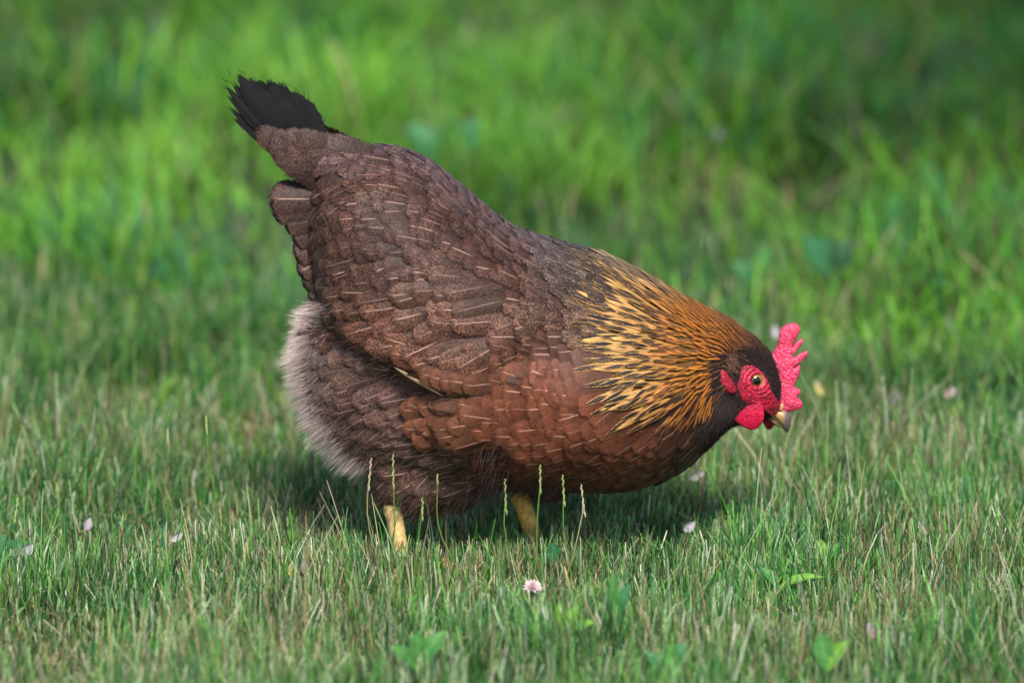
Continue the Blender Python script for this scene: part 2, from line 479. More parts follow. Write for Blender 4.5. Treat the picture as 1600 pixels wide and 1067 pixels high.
class Plumes:
    def __init__(self): self.V = []; self.A = []; self.B = []; self.PR = []; self.U = []; self.n = 0
    def add(self, c, t, n, W, prof, colA, colB, par, camber=0.35, lift=None):
        s = np.cross(n, t); s /= np.linalg.norm(s, axis=1)[:, None] + 1e-9
        w = W * prof(VV)
        v = c[:, None, :] + s[:, None, :] * (w[:, None] * UU[None])[..., None] - n[:, None, :] * (camber * w[:, None] * UU[None] ** 2)[..., None]
        self.V.append(v.reshape(-1, 3))
        k = NR * NC
        self.A.append(np.tile(rgba(colA), (k, 1))); self.B.append(np.tile(rgba(colB), (k, 1))); self.PR.append(np.tile(np.array(par, np.float32), (k, 1)))
        r = random.random()
        uu, vv = np.meshgrid(UU, VV)
        self.U.append(np.stack([uu.ravel(), vv.ravel(), np.full(k, r)], 1)); self.n += 1
    def on_surface(self, p, d, L, W, prof, colA, colB, par, h0, lift, camber=0.35):
        p = np.array(p); c = []; ns = []
        h, n, _, _ = BVH.find_nearest(Vector(p))
        n = np.array(n); cur = np.array(h); d = d / np.linalg.norm(d)
        for k in range(NR):
            c.append(cur + n * (h0 + lift * VV[k] ** 1.2)); ns.append(n)
            t = d - n * (d @ n); l = np.linalg.norm(t)
            if l < 1e-4: t = np.array([-1.0, 0, 0]); l = 1
            t /= l; nx = cur + t * (L / (NR - 1))
            h, n2, _, _ = BVH.find_nearest(Vector(nx))
            n2 = np.array(n2)
            if n2 @ n < 0.25:                          # left the edge: carry straight on
                cur = nx
            else:
                cur = np.array(h); n = n * 0.4 + n2 * 0.6; n /= np.linalg.norm(n); d = t * 0.7 + d * 0.3; d /= np.linalg.norm(d)
        c = np.array(c); t = np.gradient(c, axis=0); t /= np.linalg.norm(t, axis=1)[:, None] + 1e-9
        self.add(c, t, np.array(ns), W, prof, colA, colB, par, camber)
    def free(self, root, tip, nrm, W, prof, colA, colB, par, bow=0.0, camber=0.2, bend=0.0):
        root = np.array(root, float); tip = np.array(tip, float); nrm = np.array(nrm, float)
        ax = tip - root; L = np.linalg.norm(ax); ax /= L
        nrm = nrm - ax * (nrm @ ax); nrm /= np.linalg.norm(nrm); sd_ = np.cross(nrm, ax)
        c = root[None] + ax[None] * (VV * L)[:, None] + nrm[None] * (bow * L * np.sin(np.pi * VV))[:, None] + sd_[None] * (bend * L * np.sin(np.pi * VV))[:, None]
        t = np.gradient(c, axis=0); t /= np.linalg.norm(t, axis=1)[:, None]
        self.add(c, t, np.tile(nrm, (NR, 1)), W, prof, colA, colB, par, camber)
    def build(self, name, parent=hen):
        base = (np.arange(self.n) * NR * NC)[:, None, None, None]
        i = np.arange(NR - 1)[:, None]; j = np.arange(NC - 1)[None]
        q = np.stack([i * NC + j, i * NC + j + 1, (i + 1) * NC + j + 1, (i + 1) * NC + j], -1)[None] + base
        me = mesh_np(name, np.concatenate(self.V), q.reshape(-1, 4))
        attr(me, 'colA', np.concatenate(self.A)); attr(me, 'colB', np.concatenate(self.B)); attr(me, 'par', np.concatenate(self.PR))
        attr(me, 'fuv', np.concatenate(self.U), 'FLOAT_VECTOR')
        return link(name, me, M_FEATHER, parent)

class Strands:
    """thin tapered hair-like barbs gathered into one mesh"""
    def __init__(self): self.r = []; self.d = []; self.L = []; self.w = []; self.c0 = []; self.c1 = []; self.g = []
    def add(self, p, d, L, w, c0, c1, curl=(0, 0, 0)):
        self.r.append(p); self.d.append(d); self.L.append(L); self.w.append(w); self.c0.append(c0); self.c1.append(c1); self.g.append(curl)
    def build(self, name, mat, parent):
        r = np.array(self.r, float); d = np.array(self.d, float); d /= np.linalg.norm(d, axis=1)[:, None]
        L = np.array(self.L)[:, None]; w = np.array(self.w)[:, None]; c0 = np.array(self.c0); c1 = np.array(self.c1); g = np.array(self.g, float)
        n = len(r)
        rnd = rng.normal(size=(n, 3)); s = np.cross(d, rnd); s /= np.linalg.norm(s, axis=1)[:, None]
        V = np.zeros((n, 7, 3)); C = np.ones((n, 7, 4))
        for k, v in enumerate((0.0, 0.4, 0.75)):
            p = r + d * L * v + g * L * v * v
            V[:, 2 * k] = p - s * w * (1 - v * .6); V[:, 2 * k + 1] = p + s * w * (1 - v * .6)
            C[:, 2 * k, :3] = C[:, 2 * k + 1, :3] = c0 * (1 - v) + c1 * v
        V[:, 6] = r + d * L + g * L; C[:, 6, :3] = c1
        b = (np.arange(n) * 7)[:, None]
        q = np.concatenate([b + np.array([0, 1, 3, 2]), b + np.array([2, 3, 5, 4])]); t = b + np.array([4, 5, 6])
        me = mesh_np(name, V.reshape(-1, 3), q, t); attr(me, 'colA', C.reshape(-1, 4))
        return link(name, me, mat, parent)

def jit(c, s=0.15):
    k = 1 + random.uniform(-s, s); return tuple(x * k * (1 + random.uniform(-.06, .06)) for x in c)
def mixc(a, b, t): return tuple(x * (1 - t) + y * t for x, y in zip(a, b))
def sst(a, b, x): return float(smoothstep(a, b, x))

def rot_in_plane(d, ang):
    return np.array([d[0] * math.cos(ang) - d[2] * math.sin(ang), d[1], d[0] * math.sin(ang) + d[2] * math.cos(ang)])

def plumage():
    pts = sample_surface(42000)
    w = pts.copy(); w[:, 1] = -np.abs(w[:, 1])
    pp = proj(w)
    px, py = pp[:, 0], pp[:, 1]
    wd = sdist(px, py, WING); bd = sdist(px, py, BREAST); hd = sdist(px, py, HACKLE)
    rad = np.full(len(pts), 0.0075)
    rad[hd > -10] = 0.0045
    rad[(bd > 0) & (hd < 0)] = 0.0072
    rad[(px > 1040) & (hd > -10)] = 0.0036
    rad[(px > 1100) & (hd > -10)] = 0.0027
    rad[(wd > 25) & (py > 440) & (px < 820) & (bd < -20)] = 0.0105
    keep = poisson(pts, rad)
    back, wingn, wingf, breast, flank, hack, tailb = (Plumes() for _ in range(7))
    for k in keep:
        x, y = px[k], py[k]; p = pts[k]
        d = flow(x, y)
        d = rot_in_plane(d, random.gauss(0, .14))
        if x > 1112 and y > 530 and hd[k] < 25: continue              # bare face and short head feathers
        if x > 1185: continue
        if x < 492 and y > 470: continue                              # rear fluff
        if x < 505 and y < 292: continue                              # root of the tail, under its coverts
        if hd[k] > -6:                                                # golden hackle
            hx = sst(1110, 960, x)
            L = 0.015 + 0.023 * hx; W = 0.0010 + 0.0023 * hx
            top = sst(38, 0, y - (400 + (x - 950) * 0.47))            # along the nape
            gold = mixc((0.52, 0.17, 0.018), (0.68, 0.37, 0.115), sst(1090, 990, x))
            gold = mixc(gold, (0.50, 0.38, 0.24), top * sst(1130, 1010, x) * .8)
            gold = mixc(gold, (0.24, 0.075, 0.018), sst(1110, 1170, x) * .7)
            low = sst(600, 690, y - (1060 - x) * .1)
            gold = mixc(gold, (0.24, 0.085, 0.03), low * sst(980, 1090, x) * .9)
            cen = min(1.0, 0.15 + 0.9 * sst(1120, 1040, x) * (1 - .3 * top))
            if random.random() < .14: cen *= .25
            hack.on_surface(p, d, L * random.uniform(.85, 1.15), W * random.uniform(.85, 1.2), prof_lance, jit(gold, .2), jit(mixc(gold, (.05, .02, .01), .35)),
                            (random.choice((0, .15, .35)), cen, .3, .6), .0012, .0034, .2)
        elif bd[k] + random.gauss(0, 5) > 0 and not (wd[k] > 8 and y < 575 + random.gauss(0, 22)):
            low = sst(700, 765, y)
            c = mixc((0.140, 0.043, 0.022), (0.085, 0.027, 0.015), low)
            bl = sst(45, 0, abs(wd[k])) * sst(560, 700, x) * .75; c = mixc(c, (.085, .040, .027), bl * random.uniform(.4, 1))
            up = sst(600, 530, y)
            c = mixc(c, (0.075, 0.036, 0.026), up)
            if x < 800 and y < 640: c = mixc(c, (0.075, 0.037, 0.026), .55 * sst(640, 560, y))
            gr = sst(1050, 1110, x); c = mixc(c, (0.05, 0.018, 0.012), gr)
            if x < 800 and 590 < y < 712 and bd[k] < 40:
                c = mixc(c, (.150, .060, .034), .6)
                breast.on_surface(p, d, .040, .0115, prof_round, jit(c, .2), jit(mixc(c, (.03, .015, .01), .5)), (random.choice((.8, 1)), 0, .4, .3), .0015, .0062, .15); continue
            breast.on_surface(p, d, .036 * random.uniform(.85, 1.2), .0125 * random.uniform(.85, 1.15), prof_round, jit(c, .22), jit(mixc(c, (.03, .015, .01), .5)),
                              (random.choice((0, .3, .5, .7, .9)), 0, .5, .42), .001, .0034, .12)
        elif wd[k] > 0 or y < 480 or (x > 700 and y < 560):
            vio = sst(60, 0, y - np.interp(x, [540, 650, 740, 850, 950, 1050], [225, 240, 310, 368, 395, 445]))  # violet sky sheen along the top of the back, put into the feather colours
            a = (0.020, 0.0095, 0.0075); b = (0.108, 0.050, 0.035)
            a = mixc(a, (0.032, 0.018, 0.018), vio); b = mixc(b, (0.14, 0.082, 0.078), vio)
            grey = sst(830, 930, x); b = mixc(b, mixc((0.26, 0.20, 0.18), (.38, .26, .14), sst(890, 950, x)), grey * .85); a = mixc(a, (0.022, 0.017, 0.018), grey)
            red = sst(420, 510, y) * sst(500, 600, x); b = mixc(b, (0.19, 0.078, 0.042), red * .7)
            rr = sst(520, 590, y) * sst(620, 760, x); a = mixc(a, (.075, .026, .016), rr); b = mixc(b, (.14, .048, .026), rr)
            tgt = back if y < 430 and wd[k] < 40 else (wingn if p[1] < 0 else wingf)
            L = .032 if x > 560 else .036
            cen = .75 * sst(850, 930, x) * sst(520, 470, y)
            if x > 840 and y < 480: L = .024
            sh = random.choice((0, 0, .2, .4, .7)) if y < 400 else random.choice((0, 0, .3, .6, .9))
            big = wd[k] > 25 and y > 440 and x < 820 and bd[k] < -20
            if big:
                wingq = wingn if p[1] < 0 else wingf
                wingq.on_surface(p, d, .050 * random.uniform(.9, 1.15), .0125 * random.uniform(.9, 1.1), prof_round, jit(a, .35), jit(b, .35), (random.choice((.3, .6, .9)), 0, 1.0, .4), .0015, .0062, .3)
                continue
            tgt.on_surface(p, d, L * random.uniform(.72, 1.35), .0098 * random.uniform(.75, 1.3) * (0.75 if x > 850 else 1), prof_round, jit(a, .35), jit(b, .32), (sh, cen, 1.0, .55), .001, .0046 - .0018 * vio, .25 - .1 * vio)
        else:
            a = (0.056, 0.028, 0.023); b = (0.225, 0.125, 0.102)
            pale = sst(600, 510, x); a = mixc(a, (0.085, 0.055, 0.050), pale); b = mixc(b, (0.22, 0.165, 0.15), pale)
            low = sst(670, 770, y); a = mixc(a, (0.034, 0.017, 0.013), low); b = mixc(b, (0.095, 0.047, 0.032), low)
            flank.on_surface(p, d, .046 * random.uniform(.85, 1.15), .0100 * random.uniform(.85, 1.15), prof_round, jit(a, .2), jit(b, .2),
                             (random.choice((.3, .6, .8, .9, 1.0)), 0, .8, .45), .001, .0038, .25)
    back.build('back_feathers')
    wn_ = wingn.build('wing'); wf_ = wingf.build('wing')
    breast.build('breast_feathers'); flank.build('flank_feathers'); hack.build('hackle_feathers')
    # the pale edge of a flight feather peeping out under each folded wing
    for s_, par_ in ((-1, wn_), (1, wf_)):
        e = Plumes()
        a, na = surf(622, 566, s_); b, nb = surf(700, 613, s_)
        a = a + na * .0092; b = b + nb * .0100
        e.free(a, b, na + nb, .0017, prof_lance, (.60, .42, .26), (.46, .29, .16), (0, 0, .3, 0), .02, .3)
        e.build('flight_feather', par_)
plumage()

# ------------------------------------------------------------------ tail
def tail():
    blk, cov, und = Plumes(), Plumes(), Plumes()
    for s_ in (1, -1):
        tips = [(351, 130), (353, 148), (356, 167), (363, 184), (370, 113), (384, 118), (400, 121), (418, 122), (436, 127), (456, 140), (474, 152), (488, 166), (500, 190), (360, 124), (395, 128), (425, 132), (447, 140), (466, 156)]
        for k, (tx, ty) in enumerate(tips):
            q = min(1, max(0, (tx - 350) / 150))
            root = P(500 + 18 * q, 262 - 10 * q, s_ * .010)
            tip = P(tx + random.uniform(-2, 2), ty + random.uniform(-2, 2), s_ * (.022 - .016 * q) )
            blk.free(root, tip, (0.1, s_, .25), (.0050 if tx < 368 else .0100) if k not in (11, 12) else .0070, prof_lance if tx < 368 else (prof_point if k in (3, 4, 12, 6, 8) else prof_round), (.0012, .0011, .0018), (.003, .0025, .004), (.015, 0, .5, .3), .03 * random.uniform(0, 1), .12, s_ * -.06)
        # brown coverts over the base of the tail
        for k in range(34):
            q = random.random(); r_ = random.random()
            tx = 392 + 112 * q + (1 - r_) * 30; ty = 200 - 6 * math.sin(q * 3.1) + 4 * random.random() + (1 - r_) * 40
            if q > .6: ty += (q - .6) * 45
            root = P(tx + 95 + 20 * random.random(), ty + 62 - 25 * q + 10 * random.random(), s_ * .012)
            tip = P(tx, ty, s_ * (.031 - .014 * q + .003 * random.random()))
            cov.free(root, tip, (0.1, s_, .3), .0125, prof_round, jit((.022, .011, .009)), jit((.085, .046, .036)), (0, 0, 1, .4), .06, .25)
        for k in range(7):                                           # paler underside row
            q = k / 6
            root = P(500, 285, s_ * .010); tip = P(404 + 66 * q, 216 + 44 * q, s_ * .012)
            cov.free(root, tip, (0.2, s_, -.2), .006, prof_round, jit((.05, .03, .026)), jit((.20, .13, .10)), (0, 0, .8, .4), .0, .2)
        # square feathers hanging off the rear
        for (rx, ry, tx, ty, w_) in ((525, 312, 416, 310, .0155), (525, 322, 420, 328, .0130), (530, 312, 424, 306, .0140), (520, 345, 440, 346, .0120),
                                    (520, 350, 452, 372, .0125), (525, 375, 455, 396, .0130), (530, 395, 462, 424, .0130), (530, 420, 470, 446, .0130), (535, 440, 480, 468, .0130), (540, 455, 490, 482, .0125)):
            for rep in range(2):
                root = P(rx, ry, s_ * .020); tip = P(tx + 4 * rep, ty + random.uniform(-3, 3), s_ * (.014 + .010 * rep + .002 * random.random()))
                und.free(root, tip, (-.25, s_, .3), w_, prof_square, jit((.022, .011, .009)), jit((.090, .050, .038)), (random.choice((0, .6)), 0, .95, .3), .07, .35)
    ws = Strands()
    for s_ in (1, -1):
        for (tx, ty) in tips:
            q = min(1, max(0, (tx - 350) / 150)); root = P(500 + 18 * q, 262 - 10 * q, s_ * .010); tp = P(tx, ty, s_ * (.022 - .016 * q))
            for _ in range(7):
                t = random.uniform(.80, .98); p = root + (tp - root) * t + rng.normal(size=3) * np.array([.0032, .0006, .0032])
                ws.add(p, (tp - root) / np.linalg.norm(tp - root) + rng.normal(size=3) * .14, random.uniform(.003, .007), .00030, (.004, .0036, .005), (.006, .005, .006))
    ws.build('tail_barbs', M_FLUFF, hen)
    blk.build('tail_feathers'); cov.build('tail_coverts'); und.build('rump_feathers')
tail()

# ------------------------------------------------------------------ fluff and short head feathers
def fluff():
    f = Strands()
    pts = sample_surface(170000); w = pts.copy(); w[:, 1] = -np.abs(w[:, 1]); pp = proj(w)
    x = pp[:, 0]; y = pp[:, 1]
    edge = np.interp(y, [480, 520, 570, 620, 670, 700, 720], [500, 480, 472, 482, 510, 535, 565])
    sel = np.nonzero((y > 474) & (y < 730) & (x < edge + 42))[0]
    for k in sel:
        q = max(0, (x[k] - edge[k] + 4) / 40)
        if random.random() < q: continue
        h, n, _, _ = BVH.find_nearest(Vector(pts[k])); n = np.array(n)
        out = np.array([-.85, n[1] * .5, -.12 + (.5 if y[k] < 520 else -.25 * sst(560, 700, y[k]))]) + n * .45 + rng.normal(size=3) * .18
        cl = [mnoise.noise(Vector((h * 130.0)) + Vector((j * 17.3, 0, 0))) for j in range(4)]
        out = out + np.array(cl[:3]) * .75
        pal = max(0, min(1, 1.05 - q * 1.45)); 
        c0 = mixc((.11, .066, .058), (.52, .385, .345), pal); c1 = mixc((.22, .15, .135), (.86, .70, .63), pal)
        f.add(np.array(h), out, random.uniform(.008, .017) * (1 + .55 * cl[3]), .00014, jit(c0), jit(c1, .25), (-.1, 0, -.25))
    # dark loose down over the thigh and belly
    sel = np.nonzero((x > 715) & (x < 805) & (y > 680) & (y < 765))[0]
    for k in sel:
        if random.random() > .13 * math.exp(-((x[k] - 764) / 26) ** 2): continue
        h, n, _, _ = BVH.find_nearest(Vector(pts[k])); n = np.array(n)
        f.add(np.array(h) + n * .004, np.array([-.45, n[1] * .3, -.85]) + rng.normal(size=3) * .22, random.uniform(.008, .018), .00016, jit((.030, .018, .017)), jit((.085, .056, .055)), (.05, 0, -.2))
    pts = pts[:90000]; x = x[:90000]; y = y[:90000]
    sel = np.nonzero((x > 575) & (x < 880) & (y > 750) & (y < 840) & ((x < 735) | (x > 805)))[0]
    for k in sel:
        if random.random() < .62: continue
        h, n, _, _ = BVH.find_nearest(Vector(pts[k])); n = np.array(n)
        f.add(np.array(h) + n * .002, np.array([-.55, n[1] * .3, -.55]) + rng.normal(size=3) * .2 + n * .2, random.uniform(.006, .013), .00018, jit((.030, .016, .013)), jit((.095, .050, .035)), (-.05, 0, -.15))
    # wisps all over the flank
    sel = np.nonzero((x > 500) & (x < 720) & (y > 520) & (y < 740))[0]
    for k in sel:
        if random.random() < .97: continue
        h, n, _, _ = BVH.find_nearest(Vector(pts[k])); n = np.array(n); d = flow(x[k], y[k])
        f.add(np.array(h) + n * .006, d + n * .12 + rng.normal(size=3) * .15, random.uniform(.008, .02), .00016, jit((.055, .030, .024)), jit((.13, .078, .062)))
    f.build('fluff', M_FLUFF, hen)
    hk = Strands(); hd = sdist(x, y, HACKLE); hs = np.nonzero((hd > -12) & (x < 1165))[0]
    for k in hs:
        if random.random() < .66 + .30 * sst(1120, 1050, x[k]): continue
        h, n, _, _ = BVH.find_nearest(Vector(pts[k])); n = np.array(n); d = flow(x[k], y[k]); fr = sst(1110, 1000, x[k])
        c = mixc((.42, .15, .02), (.52, .29, .08), fr) if random.random() < .6 else (.03, .016, .010)
        if y[k] < 400 + (x[k] - 950) * .47 + 32:
            if x[k] < 1120: continue
            c = mixc(c, (.26, .17, .10), .5)
        if x[k] > 1110: c = mixc(c, (.10, .035, .014), .7)
        if x[k] < 1105: continue
        hk.add(np.array(h) + n * random.uniform(.003, .0052), d + n * .10 + rng.normal(size=3) * .09, random.uniform(.008, .017), .00018, jit(c, .25), jit(c, .3))
    hk.build('hackle_barbs', M_FLUFF, hen)
    # short hair-like feathers of the head
    g = Strands()
    pts = sample_surface(260000); w = pts.copy(); w[:, 1] = -np.abs(w[:, 1]); pp = proj(w); x = pp[:, 0]; y = pp[:, 1]
    sel = np.nonzero((x > 1085) & (x < 1222) & (y < 700))[0]
    for k in sel:
        h, n, _, _ = BVH.find_nearest(Vector(pts[k])); n = np.array(n); h = np.array(h); d = flow(x[k], y[k])
        line = 545 + (1160 - x[k]) * -.05
        crown = sst(10, -12, y[k] - (np.interp(x[k], [1085, 1120, 1160, 1190, 1215], [560, 553, 543, 545, 556])))
        dark = (.022, .0095, .0080); c = mixc(dark, mixc((.30, .11, .022), (.13, .05, .022), sst(1110, 1180, x[k])), crown)
        if x[k] < 1112 and crown < .5:
            lowr = sst(560, 660, y[k]); c = mixc((.16, .055, .014), (.030, .012, .008), max(lowr, sst(1085, 1112, x[k])))
        g.add(h + n * .0012, d + n * .16 + rng.normal(size=3) * .12, random.uniform(.004, .009), .00022, jit(c, .3), jit(mixc(c, (.05, .03, .02), .2), .3))
    g.build('head_feathers', M_FLUFF, hen)
fluff()

# ------------------------------------------------------------------ comb, wattles, face, beak, eye
def inflate(name, poly, half, y0, mat, g=1.0, rough=0.0, power=.5, colfn=None, parent=hen, sm_it=2, lean=0.0):
    """solid with the side outline poly (photo pixels) and a rounded thickness of 2*half metres around the plane y0"""
    poly = smooth_poly(poly, 1); a = np.array(poly)
    xs = np.arange(a[:, 0].min() - 2 * g, a[:, 0].max() + 2 * g, g); ys = np.arange(a[:, 1].min() - 2 * g, a[:, 1].max() + 2 * g, g)
    X, Y = np.meshgrid(xs, ys, indexing='ij'); m = in_poly(X, Y, poly); u = np.zeros(X.shape)
    for _ in range(1500):
        u[1:-1, 1:-1] = .25 * (u[2:, 1:-1] + u[:-2, 1:-1] + u[1:-1, 2:] + u[1:-1, :-2] + 1.0); u[~m] = 0
    h = half * (u / u.max()) ** power
    if rough:
        for i in range(len(xs)):
            for j in range(len(ys)):
                if m[i, j]: h[i, j] += rough * (mnoise.noise(Vector((xs[i] * .38, ys[j] * .38, 3.3))) + .5 * mnoise.noise(Vector((xs[i] * .8, ys[j] * .8, 9.3)))) * min(1, u[i, j] * 8 / u.max())
    cell = m[:-1, :-1] | m[1:, :-1] | m[:-1, 1:] | m[1:, 1:]
    V = []; F = -np.ones(X.shape, int); K = F.copy(); pix = []
    use = np.zeros(X.shape, bool); use[:-1, :-1] |= cell; use[1:, :-1] |= cell; use[:-1, 1:] |= cell; use[1:, 1:] |= cell
    for i, j in zip(*np.nonzero(use)):
        x, y = X[i, j], Y[i, j]
        yc = y0 + lean * (y - ys[0])
        if not m[i, j]:                                  # pull the rim on to the outline
            b = np.array(poly); nb = np.roll(b, -1, 0); t = np.clip((((x, y) - b) * (nb - b)).sum(1) / (((nb - b) ** 2).sum(1) + 1e-9), 0, 1)
            c = b + (nb - b) * t[:, None]; kk = np.argmin(((c - (x, y)) ** 2).sum(1)); x, y = c[kk]
            p = P(x, y, yc); F[i, j] = K[i, j] = len(V); V.append((p[0], yc, p[2])); pix.append((x, y))
        else:
            p = P(x, y, yc); F[i, j] = len(V); V.append((p[0], yc - max(h[i, j], 1e-4), p[2])); pix.append((x, y))
            K[i, j] = len(V); V.append((p[0], yc + max(h[i, j], 1e-4), p[2])); pix.append((x, y))
    Q = []
    for i, j in zip(*np.nonzero(cell)):
        Q.append([F[i, j], F[i, j + 1], F[i + 1, j + 1], F[i + 1, j]]); Q.append([K[i, j], K[i + 1, j], K[i + 1, j + 1], K[i, j + 1]])
    me = mesh_np(name, V, Q)
    bm = bmesh.new(); bm.from_mesh(me)
    for _ in range(sm_it): bmesh.ops.smooth_vert(bm, verts=bm.verts, factor=.4, use_axis_x=True, use_axis_y=True, use_axis_z=True)
    bm.to_mesh(me); bm.free()
    if colfn is not None: attr(me, 'colA', np.array([rgba(colfn(x, y)) for x, y in pix]))
    return link(name, me, mat, parent)

def patch(name, poly, thick, mat, side, g=1.0, rough=0.0, parent=hen, edge=4.0, colfn=None, wrinkle=None):
    """skin laid over the head surface, rounded off at its rim"""
    poly = smooth_poly(poly, 1); a = np.array(poly)
    xs = np.arange(a[:, 0].min() - 2, a[:, 0].max() + 3, g); ys = np.arange(a[:, 1].min() - 2, a[:, 1].max() + 3, g)
    X, Y = np.meshgrid(xs, ys, indexing='ij'); d = sdist(X, Y, poly); m = d > -g * 1.5
    idx = -np.ones(X.shape, int); V = []; cols = []
    for i, j in zip(*np.nonzero(m)):
        h, n = surf(X[i, j], Y[i, j], side)
        k = np.clip((d[i, j] + .5) / edge, -.6, 1); t = thick * (math.sqrt(max(0, 1 - (1 - k) ** 2)) if k > 0 else k * 1.2)
        if rough and k > 0: t += rough * mnoise.noise(Vector((X[i, j] * .45, Y[i, j] * .45, 1.7 + side)))
        if wrinkle and k > 0: t += wrinkle(X[i, j], Y[i, j])
        idx[i, j] = len(V); V.append(h + n * t); cols.append(rgba(colfn(X[i, j], Y[i, j])) if colfn else (0, 0, 0, 1))
    Q = []
    for i in range(len(xs) - 1):
        for j in range(len(ys) - 1):
            q = [idx[i, j], idx[i, j + 1], idx[i + 1, j + 1], idx[i + 1, j]]
            if min(q) >= 0: Q.append(q if side < 0 else q[::-1])
    me = mesh_np(name, V, Q); 
    bm = bmesh.new(); bm.from_mesh(me)
    for _ in range(2): bmesh.ops.smooth_vert(bm, verts=bm.verts, factor=.4, use_axis_x=True, use_axis_y=True, use_axis_z=True)
    bm.to_mesh(me); bm.free()
    attr(me, 'colA', np.array(cols))
    return link(name, me, mat, parent)

